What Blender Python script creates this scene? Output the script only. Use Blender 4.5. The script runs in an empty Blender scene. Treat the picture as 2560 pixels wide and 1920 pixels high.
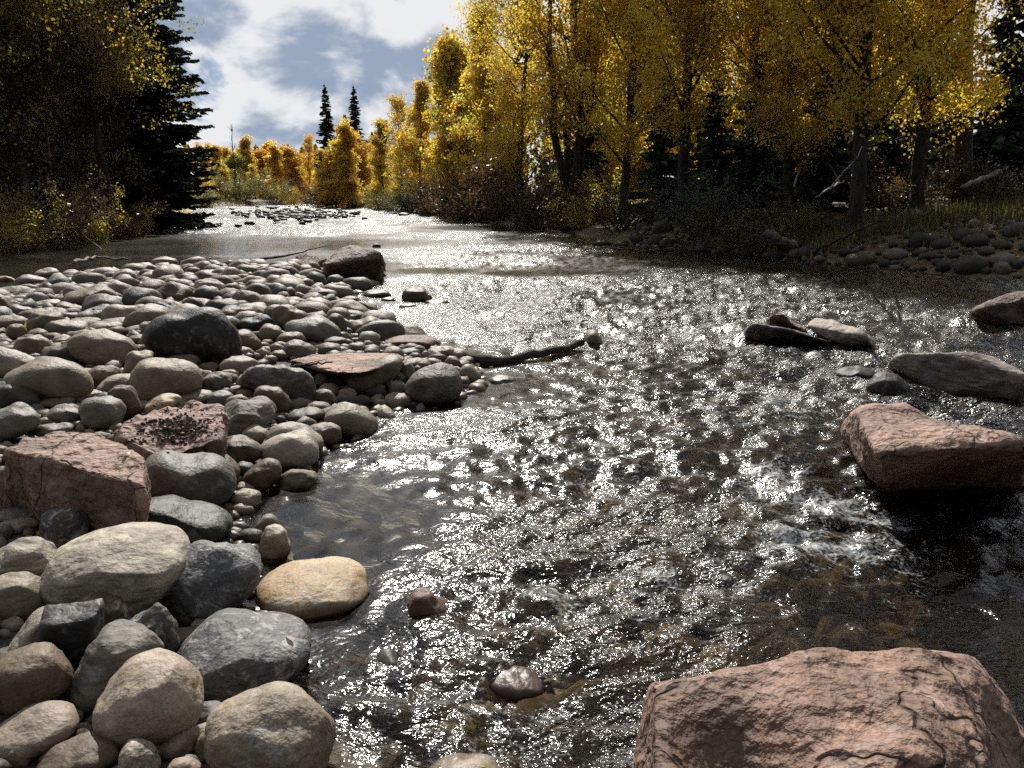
import bpy, bmesh, math, random, re
import numpy as np
from mathutils import Vector, Matrix
R = math.radians
random.seed(7)
rng = np.random.default_rng(11)
sc = bpy.context.scene
COL = sc.collection
# ------------------------------------------------------------------ camera
CAM_H = 1.55
F_PX, CX, CY, HOR = 2050.0, 1280.0, 960.0, 480.0        # measured on the 2560 x 1920 photograph
PITCH = math.atan((CY - HOR) / F_PX)
cd = bpy.data.cameras.new('camera'); cam = bpy.data.objects.new('camera', cd); COL.objects.link(cam)
cam.location = (0, 0, CAM_H); cam.rotation_euler = (math.pi/2 - PITCH, 0, 0)
cd.sensor_fit = 'HORIZONTAL'; cd.angle = 2*math.atan(CX/F_PX); cd.clip_start = .05; cd.clip_end = 3000
sc.camera = cam
# ------------------------------------------------------------------ sky
SUN_AZ, SUN_EL = R(-7), R(40)                            # azimuth from +Y towards +X
sdir = Vector((math.sin(SUN_AZ)*math.cos(SUN_EL), math.cos(SUN_AZ)*math.cos(SUN_EL), math.sin(SUN_EL)))
w = bpy.data.worlds.new('World'); sc.world = w; w.use_nodes = True
nt = w.node_tree; N = nt.nodes; L = nt.links; N.clear()
out = N.new('ShaderNodeOutputWorld'); bg = N.new('ShaderNodeBackground')
sky = N.new('ShaderNodeTexSky'); sky.sky_type = 'NISHITA'; sky.sun_disc = False
sky.sun_elevation = SUN_EL; sky.sun_rotation = SUN_AZ; sky.altitude = 2200; sky.air_density = 1.0; sky.dust_density = .2; sky.ozone_density = 2.0
def nd(tree, t, **kw):
    n = tree.nodes.new(t)
    for k, v in kw.items():
        if k.startswith('i_'): n.inputs[k[2:].replace('_', ' ')].default_value = v
        else: setattr(n, k, v)
    return n
def mth(tree, op, a, b=None, clamp=False):
    n = tree.nodes.new('ShaderNodeMath'); n.operation = op; n.use_clamp = clamp
    for i, v in enumerate((a, b)):
        if v is None: continue
        if isinstance(v, (int, float)): n.inputs[i].default_value = v
        else: tree.links.new(v, n.inputs[i])
    return n.outputs[0]
def mixc(tree, fac, a, b, blend='MIX'):
    n = tree.nodes.new('ShaderNodeMix'); n.data_type = 'RGBA'; n.blend_type = blend; n.clamp_factor = True
    for i, v in ((0, fac), (6, a), (7, b)):
        if isinstance(v, (int, float)): n.inputs[i].default_value = v
        elif isinstance(v, tuple): n.inputs[i].default_value = v if len(v) == 4 else (*v, 1)
        else: tree.links.new(v, n.inputs[i])
    return n.outputs[2]
def ramp(tree, fac, stops, interp='LINEAR'):
    n = tree.nodes.new('ShaderNodeValToRGB'); cr = n.color_ramp; cr.interpolation = interp
    while len(cr.elements) < len(stops): cr.elements.new(.5)
    for e, (p, c) in zip(cr.elements, stops):
        e.position = p; e.color = c if len(c) == 4 else (*c, 1)
    tree.links.new(fac, n.inputs[0]); return n.outputs[0]
g = lambda v: (v, v, v, 1)
# clouds: a layer of cumulus over the whole dome, lit from the sun's side
tc = N.new('ShaderNodeTexCoord'); sep = N.new('ShaderNodeSeparateXYZ'); L.new(tc.outputs['Generated'], sep.inputs[0])
CLOUD_OFF = (5.5, 9.1, 2.3)
def cloud(dz, scale, det, lo, hi, sq, off, dist=.25, rough=.56):
    mp = nd(nt, 'ShaderNodeMapping'); mp.inputs['Location'].default_value = (off[0], off[1], off[2]+dz*sq); mp.inputs['Scale'].default_value = (1, 1, sq)
    L.new(tc.outputs['Generated'], mp.inputs[0])
    n = nd(nt, 'ShaderNodeTexNoise', i_Scale=scale, i_Detail=det, i_Roughness=rough, i_Distortion=dist); L.new(mp.outputs[0], n.inputs['Vector'])
    m = nd(nt, 'ShaderNodeMapRange', interpolation_type='SMOOTHSTEP'); m.inputs[1].default_value = lo; m.inputs[2].default_value = hi
    L.new(n.outputs[0], m.inputs[0]); return m.outputs[0]
d0 = cloud(0, 7.0, 9, .405, .475, 1.7, CLOUD_OFF)
d1 = cloud(.03, 7.0, 6, .49, .64, 1.7, CLOUD_OFF)
lit = mth(nt, 'SUBTRACT', 1.0, mth(nt, 'MULTIPLY', d1, .95))
veil = cloud(0, 2.2, 5, .30, .62, 3.5, (7.3, 2.2, 1.0))
# forward scatter: brighter towards the sun; dimmed away from it to cut fill light
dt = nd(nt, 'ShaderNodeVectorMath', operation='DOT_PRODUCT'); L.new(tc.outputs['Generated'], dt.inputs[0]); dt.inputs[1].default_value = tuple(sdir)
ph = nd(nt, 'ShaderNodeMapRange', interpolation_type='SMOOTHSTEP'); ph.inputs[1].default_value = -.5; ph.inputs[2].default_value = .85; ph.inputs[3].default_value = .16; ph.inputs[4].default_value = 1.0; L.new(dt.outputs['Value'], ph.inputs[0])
blue = mixc(nt, 1.0, sky.outputs[0], (.82, .88, 1.0), 'MULTIPLY')
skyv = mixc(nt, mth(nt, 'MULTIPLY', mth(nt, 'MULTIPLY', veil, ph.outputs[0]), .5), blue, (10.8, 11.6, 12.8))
cl = mixc(nt, lit, (5.0, 6.4, 8.8), (15.5, 15.6, 15.7))
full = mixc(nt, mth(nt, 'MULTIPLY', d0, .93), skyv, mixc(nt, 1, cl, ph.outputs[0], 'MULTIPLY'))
full = mixc(nt, 1, full, (.72, .72, .72), 'MULTIPLY'); L.new(full, bg.inputs[0]); bg.inputs[1].default_value = .055; L.new(bg.outputs[0], out.inputs[0])
# ------------------------------------------------------------------ sun
sd_ = bpy.data.lights.new('sun', 'SUN'); sd_.energy = 5.0; sd_.angle = R(.53); sd_.color = (1, .955, .88)
sun = bpy.data.objects.new('sun', sd_); COL.objects.link(sun); sun.rotation_euler = (-sdir).to_track_quat('-Z', 'Y').to_euler(); sun.location = (0, 0, 40)
vs = sc.view_settings; vs.view_transform = 'Standard'; vs.look = 'None'; vs.exposure = 0.5; vs.gamma = 1; vs.use_curve_mapping = False
sc.cycles.max_bounces = 7; sc.cycles.transparent_max_bounces = 8; sc.cycles.diffuse_bounces = 4; sc.cycles.glossy_bounces = 2; sc.cycles.transmission_bounces = 4
sc.cycles.caustics_reflective = False; sc.cycles.caustics_refractive = False
sc.cycles.sample_clamp_indirect = 1.5; sc.cycles.use_denoising = False; sc.cycles.use_adaptive_sampling = True; sc.cycles.adaptive_threshold = .03; sc.cycles.adaptive_min_samples = 16
# ------------------------------------------------------------------ helpers
cp, sp = math.cos(PITCH), math.sin(PITCH)
def ray(px, py):
    u, v = (px-CX)/F_PX, (CY-py)/F_PX
    return np.array((u, cp + v*sp, -sp + v*cp))
def P(px, py, z=0.0):
    d = ray(px, py); t = (z-CAM_H)/d[2]
    return np.array((d[0]*t, d[1]*t, z))
def proj(p):
    x, y, z = p[0], p[1], p[2]-CAM_H
    dep = y*cp - z*sp; v = y*sp + z*cp
    return CX + F_PX*x/dep, CY - F_PX*v/dep, dep
def XY(px, Y, z=.6):
    return (px-CX)/F_PX*(Y*cp + (CAM_H-z)*sp), Y
def _h(ix, iy, iz, seed):
    h = (ix*374761393 + iy*668265263 + iz*2147483647 + seed*1274126177) & 0xFFFFFFFF
    h = ((h ^ (h >> 13))*1274126177) & 0xFFFFFFFF
    return ((h ^ (h >> 16)) & 0xFFFF)/65535.0
def vnoise(p, seed=0):
    """smooth value noise in [-1, 1], p: (n, 3)"""
    i = np.floor(p).astype(np.int64); f = p-i; u = f*f*f*(f*(f*6-15)+10)
    r = 0
    for dx in (0, 1):
        wx = u[:, 0] if dx else 1-u[:, 0]
        for dy in (0, 1):
            wy = u[:, 1] if dy else 1-u[:, 1]
            for dz in (0, 1):
                wz = u[:, 2] if dz else 1-u[:, 2]
                r = r + wx*wy*wz*_h(i[:, 0]+dx, i[:, 1]+dy, i[:, 2]+dz, seed)
    return r*2-1
def vnoise2(x, y, seed=0):
    ix = np.floor(x).astype(np.int64); iy = np.floor(y).astype(np.int64); fx = x-ix; fy = y-iy
    ux = fx*fx*fx*(fx*(fx*6-15)+10); uy = fy*fy*fy*(fy*(fy*6-15)+10); z = np.zeros_like(ix)
    a = _h(ix, iy, z, seed); b = _h(ix+1, iy, z, seed); c = _h(ix, iy+1, z, seed); d = _h(ix+1, iy+1, z, seed)
    return ((a*(1-ux)+b*ux)*(1-uy)+(c*(1-ux)+d*ux)*uy)*2-1
def mesh_np(name, V, F, smooth=True, col=None, mat=None, attrs=None):
    """F: (m, k) int array, all faces with k corners"""
    me = bpy.data.meshes.new(name); V = np.asarray(V, np.float32); F = np.asarray(F, np.int32); m, k = F.shape
    me.vertices.add(len(V)); me.vertices.foreach_set('co', V.ravel())
    me.loops.add(m*k); me.loops.foreach_set('vertex_index', F.ravel())
    me.polygons.add(m); me.polygons.foreach_set('loop_start', np.arange(0, m*k, k, dtype=np.int32))
    try: me.polygons.foreach_set('loop_total', np.full(m, k, np.int32))
    except Exception: pass
    me.polygons.foreach_set('use_smooth', np.full(m, smooth, bool))
    if col is not None:
        a = me.attributes.new('col', 'FLOAT_COLOR', 'POINT'); c = np.ones((len(V), 4), np.float32); c[:, :3] = col; a.data.foreach_set('color', c.ravel())
    for nm, v in (attrs or {}).items():
        a = me.attributes.new(nm, 'FLOAT', 'POINT'); a.data.foreach_set('value', np.asarray(v, np.float32))
    me.update(calc_edges=True); me.validate()
    if mat: me.materials.append(mat)
    return me
def link(name, me, parent=None, loc=None):
    o = bpy.data.objects.new(name, me); COL.objects.link(o)
    if parent is not None: o.parent = parent
    if loc is not None: o.location = loc
    return o
def tag(o, label, cat, group=None):
    o['label'] = label; o['category'] = cat
    if group: o['group'] = group
    return o
def empty(name, loc=(0, 0, 0)):
    o = bpy.data.objects.new(name, None); COL.objects.link(o); o.location = loc; return o
def copy_tree(o, parent=None):
    c = o.copy(); COL.objects.link(c)
    if parent is not None: c.parent = parent
    for ch in list(o.children): copy_tree(ch, c)
    return c
def tube(path, rad, sides=6):
    path = np.asarray(path, float); n = len(path); t = np.gradient(path, axis=0); t /= np.linalg.norm(t, axis=1)[:, None]+1e-9
    ref = np.where(np.abs(t[:, 2:3]) > .9, np.array([[1., 0, 0]]), np.array([[0., 0, 1]]))
    a = np.cross(t, ref); a /= np.linalg.norm(a, axis=1)[:, None]+1e-9; b = np.cross(t, a)
    th = np.arange(sides)*2*math.pi/sides; rad = np.asarray(rad, float)
    V = path[:, None]+rad[:, None, None]*(np.cos(th)[None, :, None]*a[:, None]+np.sin(th)[None, :, None]*b[:, None])
    F = []
    for i in range(n-1):
        for j in range(sides):
            k = (j+1) % sides; F.append((i*sides+j, i*sides+k, (i+1)*sides+k, (i+1)*sides+j))
    V = V.reshape(-1, 3)
    return V, np.array(F, np.int32)
class MB:
    def __init__(s): s.V = []; s.F = []; s.C = []; s.n = 0
    def add(s, V, F, c=None):
        s.V.append(V); s.F.append(np.asarray(F)+s.n); s.n += len(V)
        if c is not None: s.C.append(np.broadcast_to(np.asarray(c, float), (len(V), 3)))
    def mesh(s, name, mat, smooth=True):
        return mesh_np(name, np.concatenate(s.V), np.concatenate(s.F), smooth, np.concatenate(s.C) if s.C else None, mat)
# ------------------------------------------------------------------ materials
def newmat(name):
    m = bpy.data.materials.new(name); m.use_nodes = True; t = m.node_tree; t.nodes.clear()
    o = t.nodes.new('ShaderNodeOutputMaterial'); return m, t, o
def noise(t, vec, scale, det=4, rough=.55, dist=0):
    n = nd(t, 'ShaderNodeTexNoise', i_Scale=scale, i_Detail=det, i_Roughness=rough, i_Distortion=dist); t.links.new(vec, n.inputs['Vector']); return n.outputs[0]
def stone_mat(name, mott=(.62, 1.3), mscale=9, speck=.35, streak=0., white=0., bump=.006, bscale=45, rough=.62, tint2=None, pits=0., cracks=0.):
    m, t, o = newmat(name); b = nd(t, 'ShaderNodeBsdfPrincipled'); t.links.new(b.outputs[0], o.inputs[0])
    at = nd(t, 'ShaderNodeAttribute', attribute_name='col'); geo = nd(t, 'ShaderNodeNewGeometry'); pos = geo.outputs['Position']
    oi = nd(t, 'ShaderNodeObjectInfo'); v = nd(t, 'ShaderNodeVectorMath', operation='ADD'); sc_ = nd(t, 'ShaderNodeVectorMath', operation='SCALE')
    cx = nd(t, 'ShaderNodeCombineXYZ')
    for i in range(3): t.links.new(oi.outputs['Random'], cx.inputs[i])
    t.links.new(cx.outputs[0], sc_.inputs[0]); sc_.inputs['Scale'].default_value = 37
    t.links.new(pos, v.inputs[0]); t.links.new(sc_.outputs[0], v.inputs[1]); vec = v.outputs[0]
    n1 = noise(t, vec, mscale, 4, .62, .4); c = mixc(t, 1, at.outputs['Color'], ramp(t, n1, [(.28, g(mott[0])), (.72, g(mott[1]))]), 'MULTIPLY')
    if tint2:
        n4 = noise(t, vec, mscale*.45, 4, .6, .8); c = mixc(t, ramp(t, n4, [(.45, g(0)), (.62, g(.8))]), c, tint2)
    if streak:
        mp = nd(t, 'ShaderNodeMapping'); mp.inputs['Scale'].default_value = (1.6, 3.0, 13); mp.inputs['Rotation'].default_value = (.35, .3, .4); t.links.new(vec, mp.inputs[0])
        n2 = noise(t, mp.outputs[0], 4, 5, .6, .5); c = mixc(t, streak, c, mixc(t, 1, c, ramp(t, n2, [(.35, g(.55)), (.65, g(1.5))]), 'MULTIPLY'))
    if white:
        n3 = noise(t, vec, mscale*1.9, 5, .68, 1.2); c = mixc(t, mth(t, 'MULTIPLY', ramp(t, n3, [(.53, g(0)), (.63, g(1))]), white), c, (.34, .33, .31))
    sp_ = noise(t, vec, 130, 2, .5); c = mixc(t, speck, c, mixc(t, 1, c, ramp(t, sp_, [(.35, g(.55)), (.65, g(1.45))]), 'MULTIPLY'))
    crk = None
    if cracks:
        wv = nd(t, 'ShaderNodeVectorMath', operation='ADD'); wn = nd(t, 'ShaderNodeTexNoise', i_Scale=3.0, i_Detail=3.0); t.links.new(vec, wn.inputs['Vector']); ws = nd(t, 'ShaderNodeVectorMath', operation='SCALE'); ws.inputs['Scale'].default_value = .55; t.links.new(wn.outputs['Color'], ws.inputs[0]); t.links.new(vec, wv.inputs[0]); t.links.new(ws.outputs[0], wv.inputs[1])
        ve = nd(t, 'ShaderNodeTexVoronoi', feature='DISTANCE_TO_EDGE', i_Scale=2.1); t.links.new(wv.outputs[0], ve.inputs['Vector']); crk = ramp(t, ve.outputs['Distance'], [(.0, g(0)), (.016, g(1))])
        c = mixc(t, cracks, c, mixc(t, 1, c, mixc(t, crk, (.25, .22, .2), (1, 1, 1)), 'MULTIPLY'))
        c = mixc(t, 1, c, ramp(t, noise(t, vec, 1.7, 4, .6, .9), [(.38, g(.58)), (.56, g(1.1))]), 'MULTIPLY')
    # water line: stone is wet and dark close to the river surface
    sx = nd(t, 'ShaderNodeSeparateXYZ'); t.links.new(pos, sx.inputs[0])
    wl = mth(t, 'ADD', sx.outputs[2], mth(t, 'MULTIPLY', mth(t, 'SUBTRACT', noise(t, pos, 6, 3), .5), .09))
    mr = nd(t, 'ShaderNodeMapRange'); mr.inputs[1].default_value = .0; mr.inputs[2].default_value = .05; mr.inputs[3].default_value = 1; mr.inputs[4].default_value = 0; t.links.new(wl, mr.inputs[0]); wet = mr.outputs[0]
    c = mixc(t, wet, c, mixc(t, 1, c, (.42, .37, .30), 'MULTIPLY'))
    t.links.new(c, b.inputs['Base Color'])
    rr = nd(t, 'ShaderNodeMapRange'); rr.inputs[3].default_value = rough; rr.inputs[4].default_value = .3; t.links.new(wet, rr.inputs[0]); t.links.new(rr.outputs[0], b.inputs['Roughness'])
    under = nd(t, 'ShaderNodeMapRange'); under.inputs[1].default_value = -.02; under.inputs[2].default_value = .0; under.inputs[3].default_value = 0; under.inputs[4].default_value = .36; t.links.new(sx.outputs[2], under.inputs[0]); t.links.new(under.outputs[0], b.inputs['Specular IOR Level'])
    nb = mth(t, 'ADD', noise(t, vec, bscale, 3, .6), mth(t, 'MULTIPLY', noise(t, vec, bscale*.22, 3, .6), 2.2))
    if pits:
        vo = nd(t, 'ShaderNodeTexVoronoi', i_Scale=26.0); t.links.new(vec, vo.inputs['Vector']); nb = mth(t, 'ADD', nb, mth(t, 'MULTIPLY', vo.outputs[0], pits))
    if crk is not None: nb = mth(t, 'ADD', nb, mth(t, 'MULTIPLY', crk, .8))
    bp = nd(t, 'ShaderNodeBump', i_Distance=bump); t.links.new(mth(t, 'SUBTRACT', .9, mth(t, 'MULTIPLY', wet, .6)), bp.inputs['Strength']); t.links.new(nb, bp.inputs['Height']); t.links.new(bp.outputs[0], b.inputs['Normal'])
    return m
M = {}
M['cobble'] = stone_mat('cobble_stone', streak=.25)
M['mottled'] = stone_mat('mottled_stone', mott=(.5, 1.35), mscale=8, white=.75, streak=.3, bump=.008, rough=.66)
M['veined'] = stone_mat('veined_dark_stone', mott=(.5, 1.5), mscale=6, white=.22, bump=.006, rough=.6)
M['sand'] = stone_mat('pink_sandstone', mott=(.6, 1.25), mscale=6, speck=.5, streak=.2, white=.18, bump=.02, bscale=32, rough=.75, pits=.7, cracks=.8, tint2=(.17, .105, .08))
M['layer'] = stone_mat('layered_stone', streak=.9, bump=.012, bscale=28, rough=.7)
M['granite'] = stone_mat('granite', mott=(.4, 1.5), mscale=16, speck=.8, bump=.012, bscale=30, rough=.65)
M['ochre'] = stone_mat('ochre_stone', mott=(.7, 1.3), mscale=5, streak=.35, white=.5, tint2=(.30, .18, .08), rough=.65)

def leaf_mat(name, trans=.55, gloss=.05, grough=.4, tintobj=True):
    m, t, o = newmat(name); at = nd(t, 'ShaderNodeAttribute', attribute_name='col'); oi = nd(t, 'ShaderNodeObjectInfo')
    c = mixc(t, 1, at.outputs['Color'], oi.outputs['Color'], 'MULTIPLY') if tintobj else at.outputs['Color']
    d = nd(t, 'ShaderNodeBsdfDiffuse'); tr = nd(t, 'ShaderNodeBsdfTranslucent'); gl = nd(t, 'ShaderNodeBsdfGlossy', i_Roughness=grough)
    t.links.new(c, d.inputs[0]); t.links.new(c, tr.inputs[0])
    a = nd(t, 'ShaderNodeMixShader', i_Fac=trans); t.links.new(d.outputs[0], a.inputs[1]); t.links.new(tr.outputs[0], a.inputs[2])
    b = nd(t, 'ShaderNodeMixShader', i_Fac=gloss); t.links.new(a.outputs[0], b.inputs[1]); t.links.new(gl.outputs[0], b.inputs[2]); t.links.new(b.outputs[0], o.inputs[0]); return m
M['leaf'] = leaf_mat('autumn_leaf', .68, .07, .32)
M['needle'] = leaf_mat('spruce_needle', .2, .05, .4)
M['grass'] = leaf_mat('grass_blade', .45, .03, .5)
def bark_mat(name, c0, c1, sc0=(9, 9, 1.6)):
    m, t, o = newmat(name); b = nd(t, 'ShaderNodeBsdfPrincipled', i_Roughness=.9); t.links.new(b.outputs[0], o.inputs[0])
    tcn = nd(t, 'ShaderNodeTexCoord'); mp = nd(t, 'ShaderNodeMapping'); mp.inputs['Scale'].default_value = sc0; t.links.new(tcn.outputs['Object'], mp.inputs[0])
    n = noise(t, mp.outputs[0], 2.2, 7, .65, .6); t.links.new(ramp(t, n, [(.42, c0), (.60, c1)]), b.inputs['Base Color'])
    bp = nd(t, 'ShaderNodeBump', i_Strength=1, i_Distance=.04); t.links.new(n, bp.inputs['Height']); t.links.new(bp.outputs[0], b.inputs['Normal']); return m
M['bark'] = bark_mat('cottonwood_bark', (.014, .011, .009), (.06, .048, .04))
M['sbark'] = bark_mat('spruce_bark', (.025, .018, .013), (.08, .06, .045))
M['drift'] = bark_mat('bleached_driftwood', (.12, .10, .085), (.30, .27, .24), (3, 3, 14))
M['wetwood'] = bark_mat('dark_wet_wood', (.02, .016, .012), (.08, .06, .045), (3, 3, 14))
# ------------------------------------------------------------------ river outline (plan), banks and bed
S2 = 2560/2212
def D2(pts): return [tuple(P(x*S2, y*S2, 0)[:2]) for x, y in pts]
left_b = [(-60, 11), (-40, 14), (-22, 17.5)] + D2([(0, 545), (130, 531), (210, 520), (270, 497), (290, 470), (340, 459), (420, 449), (560, 444)])
far_b = D2([(700, 441), (880, 443)])
mid_b = D2([(905, 452), (960, 466), (1060, 482), (1130, 492), (1200, 493), (1250, 512)])
right_b = D2([(1330, 528), (1500, 540), (1700, 552), (1745, 568), (1900, 578), (2050, 597), (2212, 608)]) + [(12, 9), (15, 3), (20, -14)]
bar_b = [(-2.2, -14), (-.75, 0)] + D2([(735, 1659), (690, 1560), (640, 1450), (575, 1380), (590, 1250), (560, 1180), (545, 1120), (590, 1060), (690, 1020), (700, 985), (760, 960), (830, 920), (870, 890), (990, 870), (1050, 832), (1020, 775), (950, 745), (860, 715), (820, 690), (760, 655), (790, 625), (825, 605), (820, 570)]) + [tuple(P(u*S2, v*S2, .30)[:2]) for u, v in ((720, 560), (640, 553), (400, 556), (200, 566), (90, 585), (0, 605))] + [(-14, 10.3), (-60, 5)]
poly = left_b + far_b + mid_b + right_b + bar_b
bh = [.75]*len(left_b) + [.55]*len(far_b) + [.7]*len(mid_b) + [1.3]*len(right_b) + [.26]*len(bar_b)
poly_a = np.array(poly); bh = np.array(bh)
def river_sd(x, y):
    """signed distance to the river outline (positive on land) and the height the nearby bank rises to"""
    x = np.asarray(x, float); y = np.asarray(y, float); n = len(poly_a); dmin = np.full(x.shape, 1e9); ins = np.zeros(x.shape, bool); ws = np.zeros(x.shape); hs = np.zeros(x.shape)
    for i in range(n):
        a = poly_a[i]; b = poly_a[(i+1) % n]; e = b-a; t = np.clip(((x-a[0])*e[0]+(y-a[1])*e[1])/(e@e+1e-12), 0, 1)
        d2 = (x-a[0]-t*e[0])**2+(y-a[1]-t*e[1])**2; dmin = np.minimum(dmin, d2)
        hh = bh[i]*(1-t)+bh[(i+1) % n]*t
        if abs(bh[i]-bh[(i+1) % n]) > .6: hh = np.minimum(bh[i], bh[(i+1) % n])
        wgt = 1/(d2+.05)**2; ws += wgt; hs += wgt*hh
        cond = ((a[1] > y) != (b[1] > y)); xi = a[0]+(y-a[1])*e[0]/(e[1]+1e-12); ins ^= cond & (x < xi)
    d = np.sqrt(dmin); return np.where(ins, -d, d), hs/ws
def ground_z(x, y):
    x = np.asarray(x, float); y = np.asarray(y, float); s, hm = river_sd(x, y)
    land = hm*(1-np.exp(-np.maximum(s, 0)/(.7+1.6*hm)))+.012*np.minimum(np.maximum(s, 0), 60)*(hm > .5)
    bed = -(.07+.34*(1-np.exp(-np.maximum(-s, 0)/1.1)))-.5*np.clip(-s-.3, 0, 1.5)/1.5*np.exp(-((x+9)/7.5)**2-((y-20)/7)**2)
    z = np.where(s > 0, land-.05, bed+.0)
    rough = vnoise2(x*.9, y*.9, 3)*.05+vnoise2(x*3.1, y*3.1, 4)*.02
    return z+rough*np.where(hm > .5, 1.5, .7)*np.where(s > 0, 1, .8)
def gz(x, y): return float(ground_z(np.array([x]), np.array([y]))[0])
def axis(lo, hi, n, c, k):
    u0 = math.asinh((lo-c)/k); u1 = math.asinh((hi-c)/k); return c+k*np.sinh(np.linspace(u0, u1, n))
gx = axis(-900, 900, 430, 0, 9); gy = axis(-60, 1500, 430, 8, 9)
X, Y = np.meshgrid(gx, gy); x, y = X.ravel(), Y.ravel(); z = ground_z(x, y); s_, hm_ = river_sd(x, y)
nx, ny = len(gx), len(gy); ii = (np.arange(ny-1)[:, None]*nx+np.arange(nx-1)[None]).ravel()
GF = np.stack([ii, ii+1, ii+1+nx, ii+nx], 1)
m, t, o = newmat('ground_soil'); b = nd(t, 'ShaderNodeBsdfPrincipled', i_Roughness=.85); t.links.new(b.outputs[0], o.inputs[0])
geo = nd(t, 'ShaderNodeNewGeometry'); pos = geo.outputs['Position']; al = nd(t, 'ShaderNodeAttribute', attribute_name='land'); ab = nd(t, 'ShaderNodeAttribute', attribute_name='bar')
n1 = noise(t, pos, 1.3, 6, .65, .5); n2 = noise(t, pos, 22, 5, .6, .3); vo = nd(t, 'ShaderNodeTexVoronoi', i_Scale=16.0); t.links.new(pos, vo.inputs['Vector'])
litter = mixc(t, ramp(t, n1, [(.4, g(0)), (.6, g(1))]), (.065, .05, .032), (.085, .075, .035)); litter = mixc(t, ramp(t, n2, [(.50, g(0)), (.60, g(1))]), litter, (.17, .12, .065))
gravel = mixc(t, 1, (.06, .052, .042), ramp(t, vo.outputs['Color'], [(.1, g(.5)), (.9, g(1.5))]), 'MULTIPLY')
bed = mixc(t, ramp(t, n1, [(.35, g(0)), (.65, g(1))]), (.09, .078, .056), (.16, .142, .11)); bed = mixc(t, 1, bed, ramp(t, n2, [(.3, g(.5)), (.7, g(1.5))]), 'MULTIPLY')
c = mixc(t, ab.outputs['Fac'], litter, gravel); c = mixc(t, al.outputs['Fac'], bed, c); t.links.new(c, b.inputs['Base Color'])
bp = nd(t, 'ShaderNodeBump', i_Strength=.8, i_Distance=.03); t.links.new(mth(t, 'ADD', n2, vo.outputs[0]), bp.inputs['Height']); t.links.new(bp.outputs[0], b.inputs['Normal'])
me = mesh_np('ground', np.stack([x, y, z], 1), GF, True, None, m, {'land': np.clip(s_/.25+.5, 0, 1), 'bar': np.clip((.62-hm_)/.2, 0, 1)})
gr = link('ground', me); gr['kind'] = 'structure'
# ------------------------------------------------------------------ water
NA, NB = 640, 50
ang = np.concatenate([np.linspace(-70, -39, NB, endpoint=False), np.linspace(-39, 39, NA, endpoint=False), np.linspace(39, 70, NB)])*math.pi/180
rr_ = [1.2]
while rr_[-1] < 170: r0 = rr_[-1]; rr_.append(r0*(1+(.0052 if r0 < 9 else .0085 if r0 < 30 else .016)))
rr_ = np.array(rr_); A, Rr = np.meshgrid(ang, rr_); x = (Rr*np.sin(A)).ravel(); y = (Rr*np.cos(A)-1.0).ravel()
s_, _h_ = river_sd(x, y)
def blob(x, y, cx, cy, rx, ry): return np.exp(-((x-cx)/rx)**2-((y-cy)/ry)**2)
def Dw(px, py): return P(px*S2, py*S2, 0)
def zone(lst):
    q = 0
    for px, py, rx, ry in lst: c0 = Dw(px, py); q = np.maximum(q, blob(x, y, c0[0], c0[1], rx, ry))
    return q
calm = zone([(560, 525, 9, 5.5), (120, 575, 11, 5), (350, 540, 6, 4), (730, 1120, .75, .8), (660, 1300, .35, .5), (930, 585, 1.6, 1.2), (1150, 590, 1.8, .9), (1050, 492, 5, 3.5), (1700, 575, 3, 1.0)])
chop = 1-.9*np.clip(calm*1.25, 0, 1)-.07*np.clip(zone([(120, 575, 11, 5), (350, 540, 6, 4)])*1.6, 0, 1)
patch = np.clip(.85+.75*vnoise2(x*.55+3, y*.42, 51)+.35*vnoise2(x*1.3, y*1.1, 52), .3, 1.35); chop = chop*patch
bank = np.clip(-s_/.8, .12, 1); chop = chop*(.35+.65*bank)
foamz = (.62+.38*np.exp(-(np.hypot(x, y)/7)**2))*zone([(1790, 1110, .5, .5), (1680, 1040, .45, .42), (1730, 1180, .5, .35), (1860, 1180, .4, .3), (1760, 610, 1.2, 1.2), (1980, 640, 1.0, 1.0), (1620, 690, .9, .5), (1930, 690, .9, .45), (1700, 880, .6, .45), (1860, 835, .5, .3), (1450, 640, 1.2, .5), (1120, 530, 2.0, 1.6), (1300, 560, 1.5, 1.2), (1560, 720, .5, .3), (1750, 760, .5, .25), (2100, 720, .8, .35)])
foamz = np.maximum(foamz*.85, .54*zone([(1500, 700, 2.6, 3), (1800, 680, 2.4, 3), (1650, 900, 1.5, 1.6), (1350, 640, 3, 3.5), (1700, 1050, 1.0, 1.1), (1900, 1200, .7, .6), (1100, 560, 3, 4), (1300, 1000, .9, .9), (1250, 1300, .5, .5), (1050, 1550, .5, .35), (1450, 1250, .7, .6)]))
fu, fv = .22*x-.975*y, .975*x+.22*y
wx_ = vnoise2(x*.7, y*.7, 21)*.5; wy_ = vnoise2(x*.7+9, y*.7, 22)*.5
far_f = 1/(1+(np.hypot(x, y)/45)**2)
def ridge(a): return 1-np.abs(a)*1.6
h = .05*ridge(vnoise2(fu*1.5+wx_, fv*.75+wy_, 31))+.05*vnoise2(fu*.8+wx_, fv*.5, 32)
h += .030*ridge(vnoise2(fu*3.6+wx_*2, fv*2.2+wy_*2, 33))+.017*vnoise2(fu*7.5+wx_*3, fv*5+wy_*3, 34)+.009*vnoise2(fu*15, fv*11+wx_*4, 35)
h = (h-.03)*1.22*chop+foamz*.05*(vnoise2(x*7, y*7, 36)+vnoise2(x*14, y*14, 37)*.6)+.004*vnoise2(x*9, y*9, 38)
h += .05*zone([(1760, 1060, .25, .12)])
h *= np.where(s_ > 0, 0.15, 1)
z = h
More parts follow.
